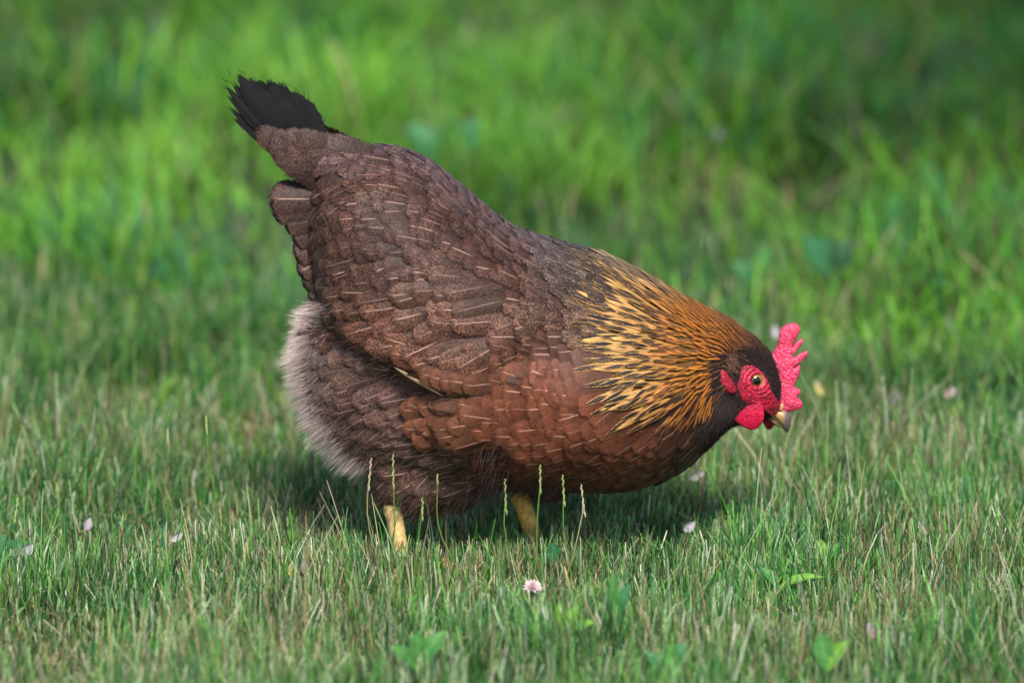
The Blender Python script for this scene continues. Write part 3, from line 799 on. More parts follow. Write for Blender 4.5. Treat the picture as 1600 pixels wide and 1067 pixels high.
def head():
    comb = [(1199, 566), (1207, 551), (1214, 540), (1219, 513), (1230, 506), (1243, 503), (1248, 509), (1252, 512), (1248, 523), (1239, 537), (1236, 545),
            (1245, 533), (1252, 528), (1256, 532), (1250, 543), (1238, 556), (1240, 559), (1250, 551), (1263, 547), (1263, 555), (1252, 566), (1239, 574), (1241, 575),
            (1247, 570), (1251, 572), (1250, 586), (1242, 599), (1240, 604), (1246, 606), (1251, 609), (1250, 616), (1245, 620), (1250, 624), (1255, 630), (1253, 639),
            (1243, 641), (1232, 644), (1218, 648), (1203, 637), (1201, 616), (1205, 598), (1200, 581)]
    inflate('comb', comb, .0052, 0.0, M_COMB, 1.0, .0007, .38)
    wat = [(1136, 632), (1143, 625), (1159, 624), (1178, 619), (1189, 626), (1193, 638), (1195, 651), (1190, 664), (1178, 673), (1164, 669), (1150, 660), (1141, 649)]
    inflate('wattle', wat, .0040, -.0235, M_WATTLE, 1.0, .0004, .4)
    fw = [(1188, 636), (1200, 640), (1208, 650), (1213, 657), (1210, 665), (1202, 673), (1196, 668), (1191, 658)]
    inflate('wattle', fw, .0034, .013, M_WATTLE, 1.0, .0003, .4)
    def bc(x, y):
        t = sst(1218, 1230, x + (y - 650) * .10); return mixc(mixc((.40, .24, .075), (.36, .22, .11), sst(640, 665, y)), (.095, .068, .076), t)
    up_ = [(1194, 630), (1207, 633), (1220, 637), (1233, 641), (1237, 652), (1236, 665), (1231, 677), (1226, 674), (1217, 660), (1206, 648), (1196, 641)]
    inflate('beak', up_, .0068, 0.0, M_BEAK, 1.0, 0, .5, bc)
    lo_ = [(1192, 641), (1203, 648), (1214, 658), (1221, 667), (1218, 669), (1208, 662), (1197, 652)]
    inflate('lower_beak', lo_, .0048, 0.0, M_BEAK, 1.0, 0, .5, lambda x, y: (.16, .07, .045))
    face = [(1157, 572), (1170, 569), (1182, 575), (1193, 585), (1201, 598), (1203, 610), (1212, 621), (1221, 640), (1214, 647), (1200, 643), (1184, 638), (1168, 632), (1154, 621), (1150, 600), (1155, 584)]
    ear = [(1124, 578), (1130, 578), (1138, 590), (1147, 602), (1150, 610), (1143, 616), (1131, 613), (1125, 596)]
    ex, ey = 1181.5, 594.5
    def wr(x, y):
        r = math.hypot(x - ex, (y - ey) * 1.08); return .00035 * math.cos(r * .95) * sst(11, 15, r) * sst(34, 20, r) - .0022 * sst(12, 8, r)
    for s_ in (-1, 1):
        patch('face_skin', face, .0026, M_FACE, s_, 1.0, .0007, wrinkle=wr)
        patch('earlobe', ear, .0032, M_FACE, s_, 1.0, .0005)
        # eye: a glassy ball set in its ring of skin
        c, n = surf(ex, ey, s_)
        n = n / np.linalg.norm(n); n = np.array([n[0] * .5, n[1], n[2] * .5]); n /= np.linalg.norm(n)
        eye = bmesh.new(); bmesh.ops.create_uvsphere(eye, u_segments=40, v_segments=28, radius=.0064)
        me = bpy.data.meshes.new('eye'); eye.to_mesh(me); eye.free()
        q = Vector(n).to_track_quat('Z', 'Y').to_matrix()
        me.transform(q.to_4x4())
        v = np.empty(len(me.vertices) * 3); me.vertices.foreach_get('co', v); v = v.reshape(-1, 3)
        r = np.linalg.norm(np.cross(v, n), axis=1); fr = v @ n > 0
        ctr = c - n * .0036; col = np.tile(rgba((.30, .20, .05)), (len(v), 1))
        col[r < .0046] = rgba((.26, .16, .035)); col[r < .0036] = rgba((.15, .09, .02)); col[(r < .0030) & fr] = rgba((.003, .003, .003)); col[(r > .0046)] = rgba((.05, .03, .01))
        attr(me, 'colA', col)
        me.transform(__import__('mathutils').Matrix.Translation(Vector(ctr)))
        link('eye', me, M_EYE, hen)
        # eyelid ring
        tor = []; QN, RN = 40, 10
        e1 = np.cross(n, (0, 0, 1)); e1 /= np.linalg.norm(e1); e2 = np.cross(n, e1)
        for i in range(QN):
            a = 2 * math.pi * i / QN
            for j in range(RN):
                b = 2 * math.pi * j / RN; rr = .0057 + .0009 * math.cos(b)
                tor.append(c - n * .0004 + e1 * rr * math.cos(a) * 1.08 + e2 * rr * math.sin(a) * .92 + n * (.0010 * math.sin(b)))
        F = [[i * RN + j, ((i + 1) % QN) * RN + j, ((i + 1) % QN) * RN + (j + 1) % RN, i * RN + (j + 1) % RN] for i in range(QN) for j in range(RN)]
        me = mesh_np('eyelid', tor, F); attr(me, 'colA', np.tile(rgba((.42, .16, .10)), (len(tor), 1)))
        link('eyelid', me, M_BEAK, hen)
        # fold of skin along the gape, and dark stubble creeping over the rim of the bare face
        patch('mouth_fold', [(1172, 621), (1184, 625), (1196, 632), (1204, 640), (1209, 647), (1203, 648), (1195, 642), (1184, 634), (1173, 628)], .0034, M_FACE, s_, 1.0, .0004, edge=3)
        st = Strands()
        for poly in (face, ear):
            pl = np.array(smooth_poly(poly, 2))
            for (bx_, by_) in pl:
                for _ in range(9 if len(pl) > 40 else 6):
                    qx, qy = bx_ + random.gauss(0, 2.2), by_ + random.gauss(0, 2.2)
                    if qx > 1206 and qy > 612: continue
                    h, n2 = surf(qx, qy, s_)
                    st.add(h + n2 * .0018, np.array([-.7, n2[1] * .4, .25]) + rng.normal(size=3) * .45, random.uniform(.0025, .006), .00020, jit((.020, .008, .008)), jit((.05, .016, .016)))
        for _ in range(150):
            qx, qy = random.uniform(1150, 1208), random.uniform(570, 625)
            if math.hypot(qx - ex, qy - ey) < 15: continue
            h, n2 = surf(qx, qy, s_); st.add(h + n2 * .0024, np.array([-.7, n2[1] * .4, -.1]) + rng.normal(size=3) * .3, random.uniform(.002, .004), .00013, (.03, .01, .01), (.05, .015, .015))
        st.build('face_stubble', M_FLUFF, hen)
        # brown tuft over the ear
        t = Strands()
        for _ in range(260):
            h, n2 = surf(1143 + random.gauss(0, 4), 574 + random.gauss(0, 6), s_)
            t.add(h + n2 * .002, np.array([-.25, n2[1] * .5, .8]) + rng.normal(size=3) * .18, random.uniform(.004, .008), .00025, jit((.12, .045, .03)), jit((.30, .13, .09)))
        t.build('ear_tuft', M_FLUFF, hen)
        # nostril
        h = P(1221, 636, -.0062 if s_ < 0 else .0062)
        nb = bmesh.new(); bmesh.ops.create_icosphere(nb, subdivisions=2, radius=.001)
        for vv in nb.verts: vv.co = Vector((vv.co.x * 1.5 + vv.co.z * .9, vv.co.y * 1.0, vv.co.z * 3.2 - vv.co.x * .6))
        me = bpy.data.meshes.new('nostril'); nb.to_mesh(me); nb.free()
        me.transform(__import__('mathutils').Matrix.Translation(Vector(h)))
        attr(me, 'colA', np.tile(rgba((.46, .25, .12)), (len(me.vertices), 1)))
        link('nostril', me, M_BEAK, hen)
head()

# ------------------------------------------------------------------ legs
def tube(pts, rads, n=12):
    pts = np.array(pts, float); t = np.gradient(pts, axis=0); t /= np.linalg.norm(t, axis=1)[:, None]
    V = []; F = []
    for k in range(len(pts)):
        a = np.cross(t[k], (0, 1, 0.01)); a /= np.linalg.norm(a); b = np.cross(t[k], a)
        for i in range(n):
            an = 2 * math.pi * i / n; V.append(pts[k] + (a * math.cos(an) + b * math.sin(an)) * rads[k])
    for k in range(len(pts) - 1):
        for i in range(n): F.append([k * n + i, k * n + (i + 1) % n, (k + 1) * n + (i + 1) % n, (k + 1) * n + i])
    return V, F

def leg(hx, hy, fx, fy, y, knee, shank):
    hock = P(hx, hy, y); foot = P(fx, fy, y); foot[2] = .008
    kn = P(*knee, y)
    def curve(ps, m=8):
        ps = [np.array(p) for p in ps]; out = []
        for a, b in zip(ps[:-1], ps[1:]):
            for k in range(m): out.append(a + (b - a) * k / m)
        out.append(ps[-1]); return np.array(out)
    V = []; F = []; C = []
    def put(v, f, c):
        o = len(V); V.extend(v); F.extend([[i + o for i in q] for q in f]); C.extend([rgba(jit(c, .12)) for _ in v])
    ps = curve([kn, hock, foot + (0, 0, .004), foot], 14); n = len(ps)
    rr = []
    for k in range(n):
        q = k / (n - 1) * 3
        r = .0085 - .001 * q if q < 1 else .0070 - .0008 * min(1, q - 1)
        r *= 1 + .045 * math.sin(k * 2.6)                        # ringed scutes
        if abs(q - 1) < .2: r *= 1.12
        rr.append(r)
    v, f = tube(ps, rr); put(v, f, shank)
    for ang, L in ((0, .055), (.55, .046), (-.55, .044), (math.pi, .022)):
        tp = [foot + np.array([math.cos(ang) * L * s, math.sin(ang) * L * s, -.003 * s * 1.0 + .003 * math.sin(s * 3.1)]) for s in np.linspace(0, 1, 9)]
        v, f = tube(tp, [.0052 * (1 - .35 * s) * (1 + .05 * math.sin(s * 40)) for s in np.linspace(0, 1, 9)], 10); put(v, f, (.52, .30, .09))
        cl = [tp[-1] + np.array([math.cos(ang), math.sin(ang), -.25 * s]) * .012 * s for s in np.linspace(0, 1, 5)]
        v, f = tube(cl, [.0028 * (1 - .93 * s) for s in np.linspace(0, 1, 5)], 8); put(v, f, (.20, .15, .10))
    me = mesh_np('leg', V, F); attr(me, 'colA', np.array(C)); link('leg', me, M_LEG, hen)
leg(614, 792, 628, 884, -.040, (655, 740), (.62, .43, .18))
leg(812, 772, 838, 884, .018, (850, 725), (.70, .40, .10))

# ------------------------------------------------------------------ lawn
N1, N2, N3, N4 = VNoise(1), VNoise(2), VNoise(3), VNoise(4)

def blades(name, x, y, h, w, col0, col1, lean=.25, curve=.35, lev=4, tip=.12, mat=M_GRASS, face_cam=.6):
    n = len(x)
    az = rng.random(n) * 2 * np.pi
    lx, ly = np.cos(az), np.sin(az)
    ln = np.abs(rng.normal(0, 1, n)) * lean; cv = np.abs(rng.normal(0, curve, n))
    fa = az + np.pi / 2 + rng.normal(0, .5, n); sx, sy = np.cos(fa), np.sin(fa)
    V = np.zeros((n, 2 * lev, 3), np.float32); C = np.ones((n, 2 * lev, 4), np.float32)
    for k in range(lev):
        v = k / (lev - 1)
        off = h * (ln * v + cv * v * v); z = h * v * np.sqrt(np.clip(1 - (.5 * (ln + cv * v)) ** 2, .15, 1))
        ww = w * (1 - (1 - tip) * v ** 1.6) * .5
        px = x + lx * off; py = y + ly * off
        V[:, 2 * k] = np.stack([px - sx * ww, py - sy * ww, z], 1); V[:, 2 * k + 1] = np.stack([px + sx * ww, py + sy * ww, z], 1)
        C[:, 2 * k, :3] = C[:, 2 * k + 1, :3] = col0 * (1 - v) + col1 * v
    b = (np.arange(n) * 2 * lev)[:, None]
    q = np.concatenate([b + np.array([2 * k, 2 * k + 1, 2 * k + 3, 2 * k + 2]) for k in range(lev - 1)])
    return V.reshape(-1, 3), q, C.reshape(-1, 4)

def cat(parts):
    V = []; Q = []; C = []; o = 0
    for v, q, c in parts: V.append(v); Q.append(q + o); C.append(c); o += len(v)
    return np.concatenate(V), np.concatenate(Q), np.concatenate(C)

def pick(n, pal, wts, js=.18):
    pal = np.array(pal); k = rng.choice(len(pal), n, p=np.array(wts) / sum(wts))
    return pal[k] * (1 + rng.normal(0, js, (n, 1))) * (1 + rng.normal(0, .05, (n, 3)))

GREENS = [(.042, .165, .030), (.075, .235, .032), (.034, .145, .062), (.125, .300, .050), (.014, .065, .020)]
STRAW = [(.36, .29, .15), (.46, .38, .22), (.26, .19, .10)]

def scatter(n, x0, x1, y0, y1):
    return rng.uniform(x0, x1, n), rng.uniform(y0, y1, n)

def boundary(x):     # where the mown strip ends and the taller grass begins
    return .56 - .12 * np.clip(x, -1, 1) + .34 * (N1(x, x * 0, 3.1) - .5) * 2 + .25 * (N2(x, x * 0, 9) - .5)

def lawn():
    parts = []
    def one(n, x0, x1, y0, y1):
        x, y = scatter(n, x0, x1, y0, y1)
        den = .22 + .78 * smoothstep(.28, .62, .5 * N1(x, y, 16) + .5 * N2(x, y, 34)) ; keep = (rng.random(n) < den) & (y < boundary(x) + .9 * rng.random(n) ** 1.2)
        x, y = x[keep], y[keep]; m = len(x)
        h = (.010 + .024 * rng.random(m) ** 1.4) * (.40 + 1.1 * N2(x, y, 9))
        tall = rng.random(m) < .08; h[tall] *= rng.uniform(1.4, 2.3, tall.sum())
        under = (np.abs(y) < .085) & (x > -.16) & (x < .17); h[under] = np.minimum(h[under], .030)
        leg_ = ((np.abs(x + .088) < .03) & (y > -.13) & (y < -.05)) | ((np.abs(x - .018) < .03) & (y > -.08) & (y < .0)); h[leg_] = np.maximum(h[leg_], rng.uniform(.018, .036, leg_.sum()))
        w = rng.uniform(.0007, .0016, m)
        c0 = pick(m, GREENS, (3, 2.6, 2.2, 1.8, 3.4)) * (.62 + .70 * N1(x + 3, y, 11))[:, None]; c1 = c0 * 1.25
        dry = rng.random(m) < (.05 + .22 * smoothstep(.45, .75, N3(x, y, 6)))
        c0[dry] = pick(dry.sum(), STRAW, (3, 2, 2)) * .9; c1[dry] = c0[dry] * 1.1
        pt = (~dry) & (rng.random(m) < .32 - .2 * smoothstep(.1, .8, y)); c1[pt] = pick(pt.sum(), [(.36, .54, .22), (.26, .48, .15), (.62, .62, .48)], (2, 2.4, 1.0))
        wh = rng.random(m) < .06; c1[wh] = pick(wh.sum(), [(.80, .80, .62), (.72, .76, .50)], (1, 1), .1)
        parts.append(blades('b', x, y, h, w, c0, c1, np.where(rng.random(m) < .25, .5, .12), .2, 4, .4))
    one(250000, -.64, .64, -.62, .5); one(110000, -.74, .74, .5, 1.3)
    one(26000, -1.5, -.62, -.9, .6); one(26000, .62, 1.5, -.9, .6); one(10000, -.62, .62, -1.3, -.62)
    # matted straw and clippings between the blades
    x, y = scatter(13000, -.7, .7, -.62, .75); m = len(x)
    h = rng.uniform(.012, .030, m); c = pick(m, STRAW + [(.12, .09, .06)], (2, 2, 2, 2)); parts.append(blades('b', x, y, h, rng.uniform(.0008, .0018, m), c, c * 1.1, .9, .5, 4, .5))
    V, Q, C = cat(parts)
    me = mesh_np('lawn_grass', V, Q); attr(me, 'colA', C)
    tag(link('lawn_grass', me, M_GRASS), 'short mown lawn grass with pale dry tips around the hen', 'grass', kind='stuff')

def meadow():
    parts = []
    def one(n, x0, x1, y0, y1, sc=1.0):
        x, y = scatter(n, x0, x1, y0, y1)
        den = .25 + .75 * smoothstep(.34, .62, .6 * N1(x + 7, y * .7, 5) + .4 * N2(x, y, 13)); keep = (rng.random(n) < den) & (y > boundary(x) + .1 - .5 * rng.random(n))
        x, y = x[keep], y[keep]; m = len(x)
        ramp = smoothstep(-.2, 1.5, y - boundary(x))
        h = (.018 + .105 * ramp * (.15 + 1.2 * N3(x, y, 4.5) ** 1.5)) * rng.uniform(.55, 1.3, m)
        w = rng.uniform(.0025, .0065, m) * (.6 + .5 * ramp) * sc
        c0 = pick(m, [(.085, .275, .028), (.135, .345, .026), (.045, .195, .040), (.045, .215, .090), (.180, .370, .035)], (3, 2.6, 1.5, 2.2, 1.6))
        dk = smoothstep(.42, .75, .6 * N4(x, y * .7, 3.2) + .4 * N2(x + 9, y, 8))[:, None]; c0 = c0 * (1 - .72 * dk)
        ye = smoothstep(.55, .8, N1(x + 5, y, 4))[:, None]; c0 = c0 * (1 - .6 * ye) + .6 * ye * np.array([.19, .41, .04])
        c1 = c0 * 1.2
        dry = rng.random(m) < .06 + .22 * smoothstep(.5, .8, N2(x + 3, y, 4)); c0[dry] = pick(dry.sum(), STRAW + [(.16, .10, .08)], (2, 2, 2, 2)) * .8; c1[dry] = c0[dry]
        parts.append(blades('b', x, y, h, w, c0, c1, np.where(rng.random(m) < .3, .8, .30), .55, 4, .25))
    one(85000, -1.1, 1.1, .2, 4.2)
    one(12000, -3, -1.1, .2, 4.2, 1.3); one(12000, 1.1, 3, .2, 4.2, 1.3)
    one(30000, -3, 3, 4.2, 9, 2.0)
    V, Q, C = cat(parts)
    me = mesh_np('tall_grass', V, Q); attr(me, 'colA', C)
    tag(link('tall_grass', me, M_GRASS), 'taller bright green grass growing behind the mown strip', 'grass', kind='stuff')
lawn(); meadow()

# ------------------------------------------------------------------ single plants, stalks and petals on the lawn
def seed_stalk(tx, ty, y, h_bend, label, dry=False, heads=True):
    tip = P(tx, ty, y); bx = tip[0] + h_bend; base = np.array([bx, y + random.uniform(-.004, .004), 0.0])
    o = empty('grass_stalk', base.tolist())
    tag(o, label, 'grass stalk', 'tall grass stalks around the hen')
    t = np.linspace(0, 1, 9)
    pts = base[None] + (tip - base)[None] * t[:, None]; sw = random.uniform(-.006, .006); pts[:, 0] += -h_bend * .35 * np.sin(np.pi * t) + sw * np.sin(np.pi * t) + .0022 * np.sin(t * random.uniform(5, 9)) * t * (1 - t) * 3; pts[:, 1] += random.uniform(-.008, .008) * np.sin(np.pi * t)
    V, F = tube(pts, [.0007 * (1 - .45 * k) for k in t], 6)
    c = (.36, .29, .16) if dry else (.16, .30, .06)
    me = mesh_np('stem', V, F); attr(me, 'colA', np.tile(rgba(jit(c, .15)), (len(V), 1))); link('stem', me, M_GRASS, o)
    V = []; F = []
    ax = pts[-1] - pts[-2]; ax /= np.linalg.norm(ax); n = 11 if heads else 4; hl = random.uniform(.012, .030)
    for k in range(n):                                    # small spikelets pressed along the top of the stem
        q = k / n; c0 = pts[-1] - ax * (hl if heads else .008) * (1 - q); an = k * 2.4
        sd_ = np.array([math.cos(an), math.sin(an), 0]); ln = .0046 * (1 - .4 * q)
        ps = [c0 + sd_ * .0002, c0 + sd_ * .0005 + ax * ln * .4, c0 + sd_ * .0005 + ax * ln * .75, c0 + sd_ * .0004 + ax * ln]
        v, f = tube(ps, [.0003, .0006, .0005, .0001], 5); b = len(V); V.extend(v); F.extend([[i + b for i in g] for g in f])
    c = (.52, .44, .30) if dry else (.42, .48, .20)
    me = mesh_np('seed_head', V, F); attr(me, 'colA', np.tile(rgba(jit(c, .12)), (len(V), 1))); link('seed_head', me, M_GRASS, o)

seed_stalk(614, 710, -.12, -.012, 'green grass stalk with pale head rising across the lower flank of the hen')
seed_stalk(580, 716, -.10, .010, 'dry straw coloured stalk against the rear lower edge of the hen', True)
seed_stalk(683, 742, -.12, .030, 'green stalk leaning left in front of the hen rear thigh', False, False)
seed_stalk(660, 778, -.10, -.016, 'short green stalk just in front of the rear leg of the hen')
seed_stalk(789, 748, -.10, .014, 'green stalk crossing the dark gap between the two thighs of the hen')
seed_stalk(844, 727, -.13, -.010, 'tallest green stalk standing in front of the hen front thigh')
seed_stalk(879, 742, -.12, .008, 'green stalk in front of the hen belly, right of the tallest stalk')
seed_stalk(908, 757, -.100, -.022, 'pale dry stalk with green stalks either side before the hen belly', True)
seed_stalk(322, 652, .02, .010, 'pale tall stalk standing alone left of the hen rear fluff')
seed_stalk(262, 672, .03, .006, 'green beaded stalk farther left of the hen than its pale neighbour')
seed_stalk(28, 780, -.05, -.020, 'leaning green stalk at the far left edge of the lawn')
seed_stalk(1498, 242, 1.2, .060, 'blurred stalk with a whitish head in the dark grass at upper right', True)

def leaf_mesh(base, d, up, L, W, col, fold=.25, droop=.35, nr=9, nc=7):
    d = np.array(d, float); d /= np.linalg.norm(d); up = np.array(up, float); s = np.cross(d, up); s /= np.linalg.norm(s); n = np.cross(s, d)
    V = []; C = []
    for i in range(nr):
        v = i / (nr - 1); w = W * (math.sin(math.pi * min(1, v ** .8 * .96 + .03))) ** .8
        for j in range(nc):
            u = 2 * j / (nc - 1) - 1
            V.append(base + d * L * v - np.array([0, 0, 1]) * L * droop * v * v + s * w * u + n * (fold * w * abs(u) + .06 * W * math.sin(v * 14 + u * 3)))
            C.append(rgba(tuple(np.array(col) * (1.35 if j == nc // 2 else 1.0))))
    Q = [[i * nc + j, i * nc + j + 1, (i + 1) * nc + j + 1, (i + 1) * nc + j] for i in range(nr - 1) for j in range(nc - 1)]
    return V, Q, C

def weed(px, py, leaves, label, group='broad leaved weeds in the lawn', stem=.02):
    g = GP(px, py); o = empty('weed_plant', g.tolist()); tag(o, label, 'weed', group)
    V, F = tube([g, g + (0.001, 0, stem * .5), g + (0, 0, stem)], [.0016, .0014, .001], 7)
    me = mesh_np('stem', V, F); attr(me, 'colA', np.tile(rgba((.09, .17, .05)), (len(V), 1))); link('stem', me, M_LEAF, o)
    for (dx, dy, dz, L, W, col) in leaves:
        v, q, c = leaf_mesh(g + np.array([0, 0, stem * random.uniform(.6, 1)]), (dx * .7, dy, dz * 1.5), (0, -.6, 1) if dz < 1.2 else (0, -1, .2), L * (1.2 if py > 850 else 1), W * (.68 if py > 850 else .62), col)
        me = mesh_np('leaf', v, q); attr(me, 'colA', np.array(c)); link('leaf', me, M_LEAF, o)

YG = (.16, .34, .05); MG = (.07, .22, .05); BG = (.05, .19, .075); DG = (.035, .10, .045)
weed(655, 1085, [(-.1, .1, 1.6, .036, .010, MG), (.8, .2, .8, .040, .011, MG), (-.8, -.1, .6, .034, .010, MG)], 'blurred mid green broad leaves at the bottom edge, left of centre')
weed(885, 1025, [(-.35, .1, 1.2, .034, .0070, YG), (.5, .1, 1.1, .034, .0070, YG), (.9, -.2, .4, .028, .007, YG)], 'bright yellow green leaf pair low in front of the hen')
weed(960, 1015, [(-.1, .1, 1.8, .050, .0070, MG), (.55, .1, 1.1, .042, .0075, BG), (-.6, .2, .8, .030, .006, MG)], 'blue green upright leaves below the hen breast')
weed(866, 915, [(-.15, -.2, 1.5, .024, .0085, BG)], 'single rounded bluish leaf beside the front foot of the hen')
weed(1215, 950, [(1, -.1, .35, .036, .006, YG), (-.7, .1, .6, .024, .006, MG)], 'green leaf lying nearly level below the hen head, to the right')
weed(1285, 915, [(-.2, .1, 1.4, .026, .008, YG), (.8, .1, .7, .024, .007, MG)], 'small light green leaf tuft beyond the level leaf on the right')
weed(1290, 1085, [(-.3, .1, 1.3, .034, .011, MG), (.7, -.1, .8, .034, .010, YG)], 'blurred green leaves at the bottom edge, right of centre')
weed(1048, 1090, [(-.8, .1, .6, .030, .010, BG), (.6, .1, .9, .030, .010, BG), (.1, .1, 1.5, .026, .009, MG)], 'dull blue green leaves at the bottom edge, below the pale blossom')
weed(15, 905, [(-.3, .1, 1.2, .030, .010, BG), (.7, 0, .7, .026, .010, BG)], 'dark blue green leaf at the left edge of the mown lawn')
weed(1495, 690, [(-.4, .1, 1.1, .026, .006, YG), (.3, .1, 1.3, .026, .006, YG)], 'yellow green leaf in the right part of the lawn edge')
weed(700, 300, [(-.8, .1, .7, .09, .030, BG), (.7, .1, .8, .085, .028, BG), (.1, -.2, 1.2, .09, .026, MG)], 'blurred blue green leaves above the back of the hen', stem=.03)
weed(1290, 480, [(-.6, -.1, .9, .07, .022, BG), (.7, .1, .8, .07, .020, DG), (.1, .1, 1.4, .07, .016, DG)], 'dark blue green leaves in tall grass up right of the hen comb', stem=.03)
weed(1180, 470, [(-.7, .1, .6, .045, .016, BG), (.6, .1, .9, .05, .016, MG)], 'blurred leaves behind the nape of the hen', stem=.02)

def feathery(px, py, n, H, label, cols):
    g = GP(px, py); o = empty('grass_tuft', g.tolist()); tag(o, label, 'grass tuft', 'dark feathery tufts behind the lawn')
    a = rng.uniform(0, 2 * np.pi, n); r = np.abs(rng.normal(0, .045, n)); x = g[0] + r * np.cos(a) * 1.6; y = g[1] + r * np.sin(a)
    c0 = pick(n, cols, [1] * len(cols))
    v, q, c = blades('b', x, y, rng.uniform(.5, 1.1, n) * H, rng.uniform(.0012, .003, n), c0, c0 * 1.3, .45, .5, 5, .15)
    me = mesh_np('blades', v, q); attr(me, 'colA', c); b = link('blades', me, M_GRASS, o); b['kind'] = 'stuff'
DK = [(.040, .13, .025), (.055, .165, .030), (.030, .090, .025), (.10, .20, .04)]
feathery(70, 625, 170, .065, 'dark fine bladed tuft at the left, nearest the photo edge', DK)
feathery(205, 600, 200, .07, 'dark fine bladed tuft between the left edge and the hen fluff', DK)
feathery(345, 545, 120, .055, 'dark green tuft directly left of the hen rump', DK)
feathery(1385, 640, 220, .07, 'dark seedy tuft right of the hen head', DK)
feathery(1500, 640, 150, .06, 'dark tuft near the right edge, beyond the seedy one', DK)
feathery(1295, 600, 140, .045, 'small bluish tuft just beyond the hen comb', [(.05, .16, .09), (.06, .18, .08)])

def petal(px, py, z, L, W, col, tipc, ang, label, group='fallen petals on the lawn', yaw=0.0):
    g = GP(px, py, z + (.010 if z < .03 else 0))
    d = np.array([math.sin(ang) * math.cos(yaw), math.sin(yaw) * .4, math.cos(ang)])
    L *= .82; W *= .8
    nr, nc = 9, 7; V = []; C = []; s = np.cross(d, (0, 1, 0)); s /= np.linalg.norm(s); n = np.cross(s, d)
    for i in range(nr):
        v = i / (nr - 1); w = W * math.sin(math.pi * (v * .9 + .06)) ** .7
        for j in range(nc):
            u = 2 * j / (nc - 1) - 1
            V.append(g + d * L * (v - .5) + s * w * math.sin(u * 1.3) + n * w * (1 - math.cos(u * 1.3)) * -1 + n * L * .12 * v * v); C.append(rgba(mixc(col, tipc, v)))
    Q = [[i * nc + j, i * nc + j + 1, (i + 1) * nc + j + 1, (i + 1) * nc + j] for i in range(nr - 1) for j in range(nc - 1)]
    me = mesh_np('petal', V, Q); attr(me, 'colA', np.array(C))
    tag(link('petal', me, M_PETAL), label, 'petal', group)

WH = (.46, .43, .41); PK = (.50, .22, .30); CR = (.50, .43, .27); LI = (.40, .34, .42)
petal(1362, 984, .018, .014, .0045, PK, LI, -.35, 'pink curled petal lying in the grass at lower right')
petal(1442, 825, .020, .014, .0040, CR, WH, -.6, 'cream petal standing in the lawn well below the right tufts')
petal(1088, 742, .022, .016, .0050, WH, WH, 1.2, 'white petal fallen flat just ahead of the hen breast')
petal(1077, 822, .020, .013, .0050, WH, LI, .9, 'small white petal in the lawn below the hen breast')
petal(1397, 622, .030, .017, .0045, WH, LI, .3, 'upright white petal between the hen head and the right tufts')
petal(1281, 606, .035, .018, .0050, CR, (.75, .66, .20), 2.7, 'cream and yellow petal hanging in the grass right beside the comb')
petal(1484, 612, .028, .014, .0055, PK, WH, .9, 'pale pink petal among the dark tufts at right')
petal(783, 929, .018, .016, .0036, LI, WH, .05, 'lilac white petal standing low between the hen feet')
petal(852, 957, .018, .012, .0044, LI, WH, -.4, 'lilac white petal just beneath the pale blossom')
petal(585, 893, .018, .014, .0040, PK, WH, -.1, 'pale pink petal in the lawn left of the rear foot')
petal(138, 818, .020, .012, .0045, LI, WH, .3, 'white petal in the lawn far left')
petal(42, 858, .020, .014, .0065, LI, WH, .9, 'broad bluish white petal at the left edge of the lawn')
petal(276, 838, .020, .013, .0042, WH, WH, 1.0, 'white petal lying level at left, between edge and hen')
petal(456, 888, .018, .014, .0040, (.70, .56, .10), CR, .1, 'yellow petal standing in the lawn left of the hen legs')
petal(477, 886, .018, .015, .0042, CR, WH, -.15, 'cream petal standing close to the right of the yellow one')
petal(1212, 518, .05, .014, .0042, (.62, .52, .62), WH, -.2, 'blurred lilac petal peeping up behind the hen comb')
petal(1122, 210, .06, .013, .0045, (.26, .27, .30), (.30, .30, .32), .1, 'blurred bluish white petal high in the grass above the neck')
petal(1048, 155, .06, .014, .0048, (.22, .24, .26), (.24, .25, .27), .2, 'faint lilac petal in the grass near the top of the photo')

def blossom(px, py, label):
    g = GP(px, py, .0); o = empty('clover_blossom', g.tolist()); tag(o, label, 'blossom')
    V, F = tube([g, g + (.001, 0, .018), g + (0, 0, .034)], [.001, .001, .001], 6)
    me = mesh_np('stem', V, F); attr(me, 'colA', np.tile(rgba((.12, .22, .06)), (len(V), 1))); link('stem', me, M_LEAF, o)
    V = []; Q = []; C = []
    for k in range(46):
        t = (k + .5) / 46; z = 1 - 1.5 * t; a = k * 2.4; r = math.sqrt(max(0, 1 - z * z))
        d = np.array([r * math.cos(a), r * math.sin(a), z * 1.0 + .35]); c = g + np.array([0, 0, .036])
        v, q, cc = leaf_mesh(c + d * .0015, d, (0, -.7, .7), .0062, .0011, mixc((.60, .38, .44), (.60, .54, .50), random.random()), .5, .1, 4, 3)
        b = len(V); V += v; Q += [[i + b for i in f] for f in q]; C += cc
    me = mesh_np('flower_head', V, Q); attr(me, 'colA', np.array(C)); link('flower_head', me, M_PETAL, o)
blossom(832, 992, 'pinkish white clover blossom in the lawn below the front foot of the hen')

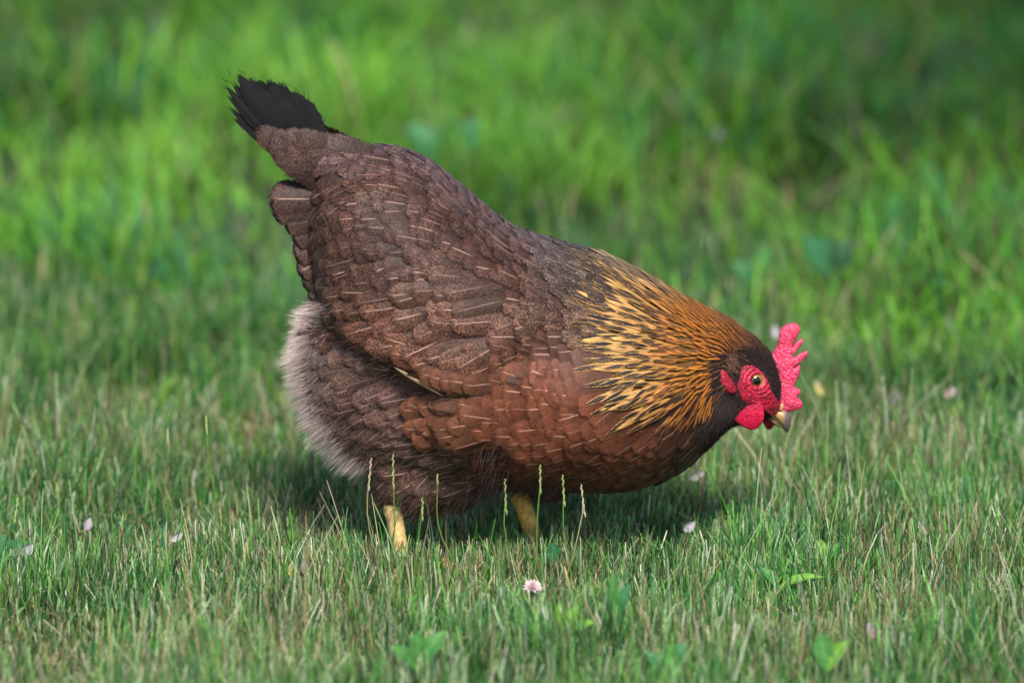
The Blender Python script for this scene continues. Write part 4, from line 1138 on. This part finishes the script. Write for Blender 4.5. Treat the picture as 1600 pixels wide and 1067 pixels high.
# ------------------------------------------------------------------ two unseen trees, added so their crowns shade the upper corners
def added_shade_tree(loc, trunk_h, crown, n, label):
    o = empty('added_shade_tree', loc); tag(o, label, 'added shade tree')
    loc = np.array(loc, float); top = loc + (0, 0, trunk_h); crown = [(a + .12, b + .12, c, r) for a, b, c, r in crown]
    q = NT('tree_bark'); c = q.mix(q.mapr(q.noise(q.obj(), 18, 5, .7), .3, .7), (.045, .032, .022), (.14, .11, .08)); q.set(q.b.inputs['Base Color'], c); q.b.inputs['Roughness'].default_value = .9; q.bump(q.noise(q.obj(), 30, 4, .7), .8, .01)
    ps = [loc + (0, 0, -.05), loc + (.02, 0, .15), loc + (.0, .03, trunk_h * .5), top]
    V, F = tube(ps, [.13, .09, .075, .06], 14)
    limbs = []
    for (cx, cy, cz, r) in crown:
        e = np.array([cx, cy, cz]); m = (top * .55 + e * .45) + (0, 0, .25)
        v, f = tube([top - (0, 0, .12), m, e], [.05, .03, .012], 9); b = len(V); V += v; F += [[i + b for i in g] for g in f]
    me = mesh_np('trunk', V, F); link('trunk', me, q.m, o)
    V = []; C = []
    for (cx, cy, cz, r) in crown:
        for _ in range(n):
            d = rng.normal(size=3); d /= np.linalg.norm(d); p = np.array([cx, cy, cz]) + d * r * rng.random() ** .45 * np.array([1, 1, .6]) * rng.uniform(.8, 1.15)
            a = rng.normal(size=3); a /= np.linalg.norm(a); b = np.cross(a, rng.normal(size=3)); b /= np.linalg.norm(b); L = rng.uniform(.08, .13)
            V += [p, p + a * L * .5 + b * L * .3, p + a * L, p + a * L * .5 - b * L * .3]; C += [rgba(jit((.05, .12, .03), .3))] * 4
    me = mesh_np('crown', V, np.arange(len(V)).reshape(-1, 4)); attr(me, 'colA', np.array(C)); link('crown', me, M_LEAF, o, smooth=False)
added_shade_tree((2.5, -.2, 0), 2.3, [(1.0, -.15, 3.05, .52), (1.35, .45, 3.2, .5), (.98, -1.1, 3.0, .34), (1.7, -.3, 3.4, .6), (2.4, .2, 3.7, .7), (2.7, -.8, 3.3, .6)], 2200, 'unseen leafy tree added beyond the right side of the lawn for its shade')
added_shade_tree((-2.6, .3, 0), 2.4, [(-1.05, .25, 3.1, .42), (-1.5, -.2, 3.2, .5), (-1.35, -1.0, 3.0, .34), (-2.2, .3, 3.6, .7), (-2.8, -.3, 3.3, .6), (-2.9, .9, 3.3, .5)], 1900, 'unseen leafy tree added beyond the left side of the lawn for its shade')
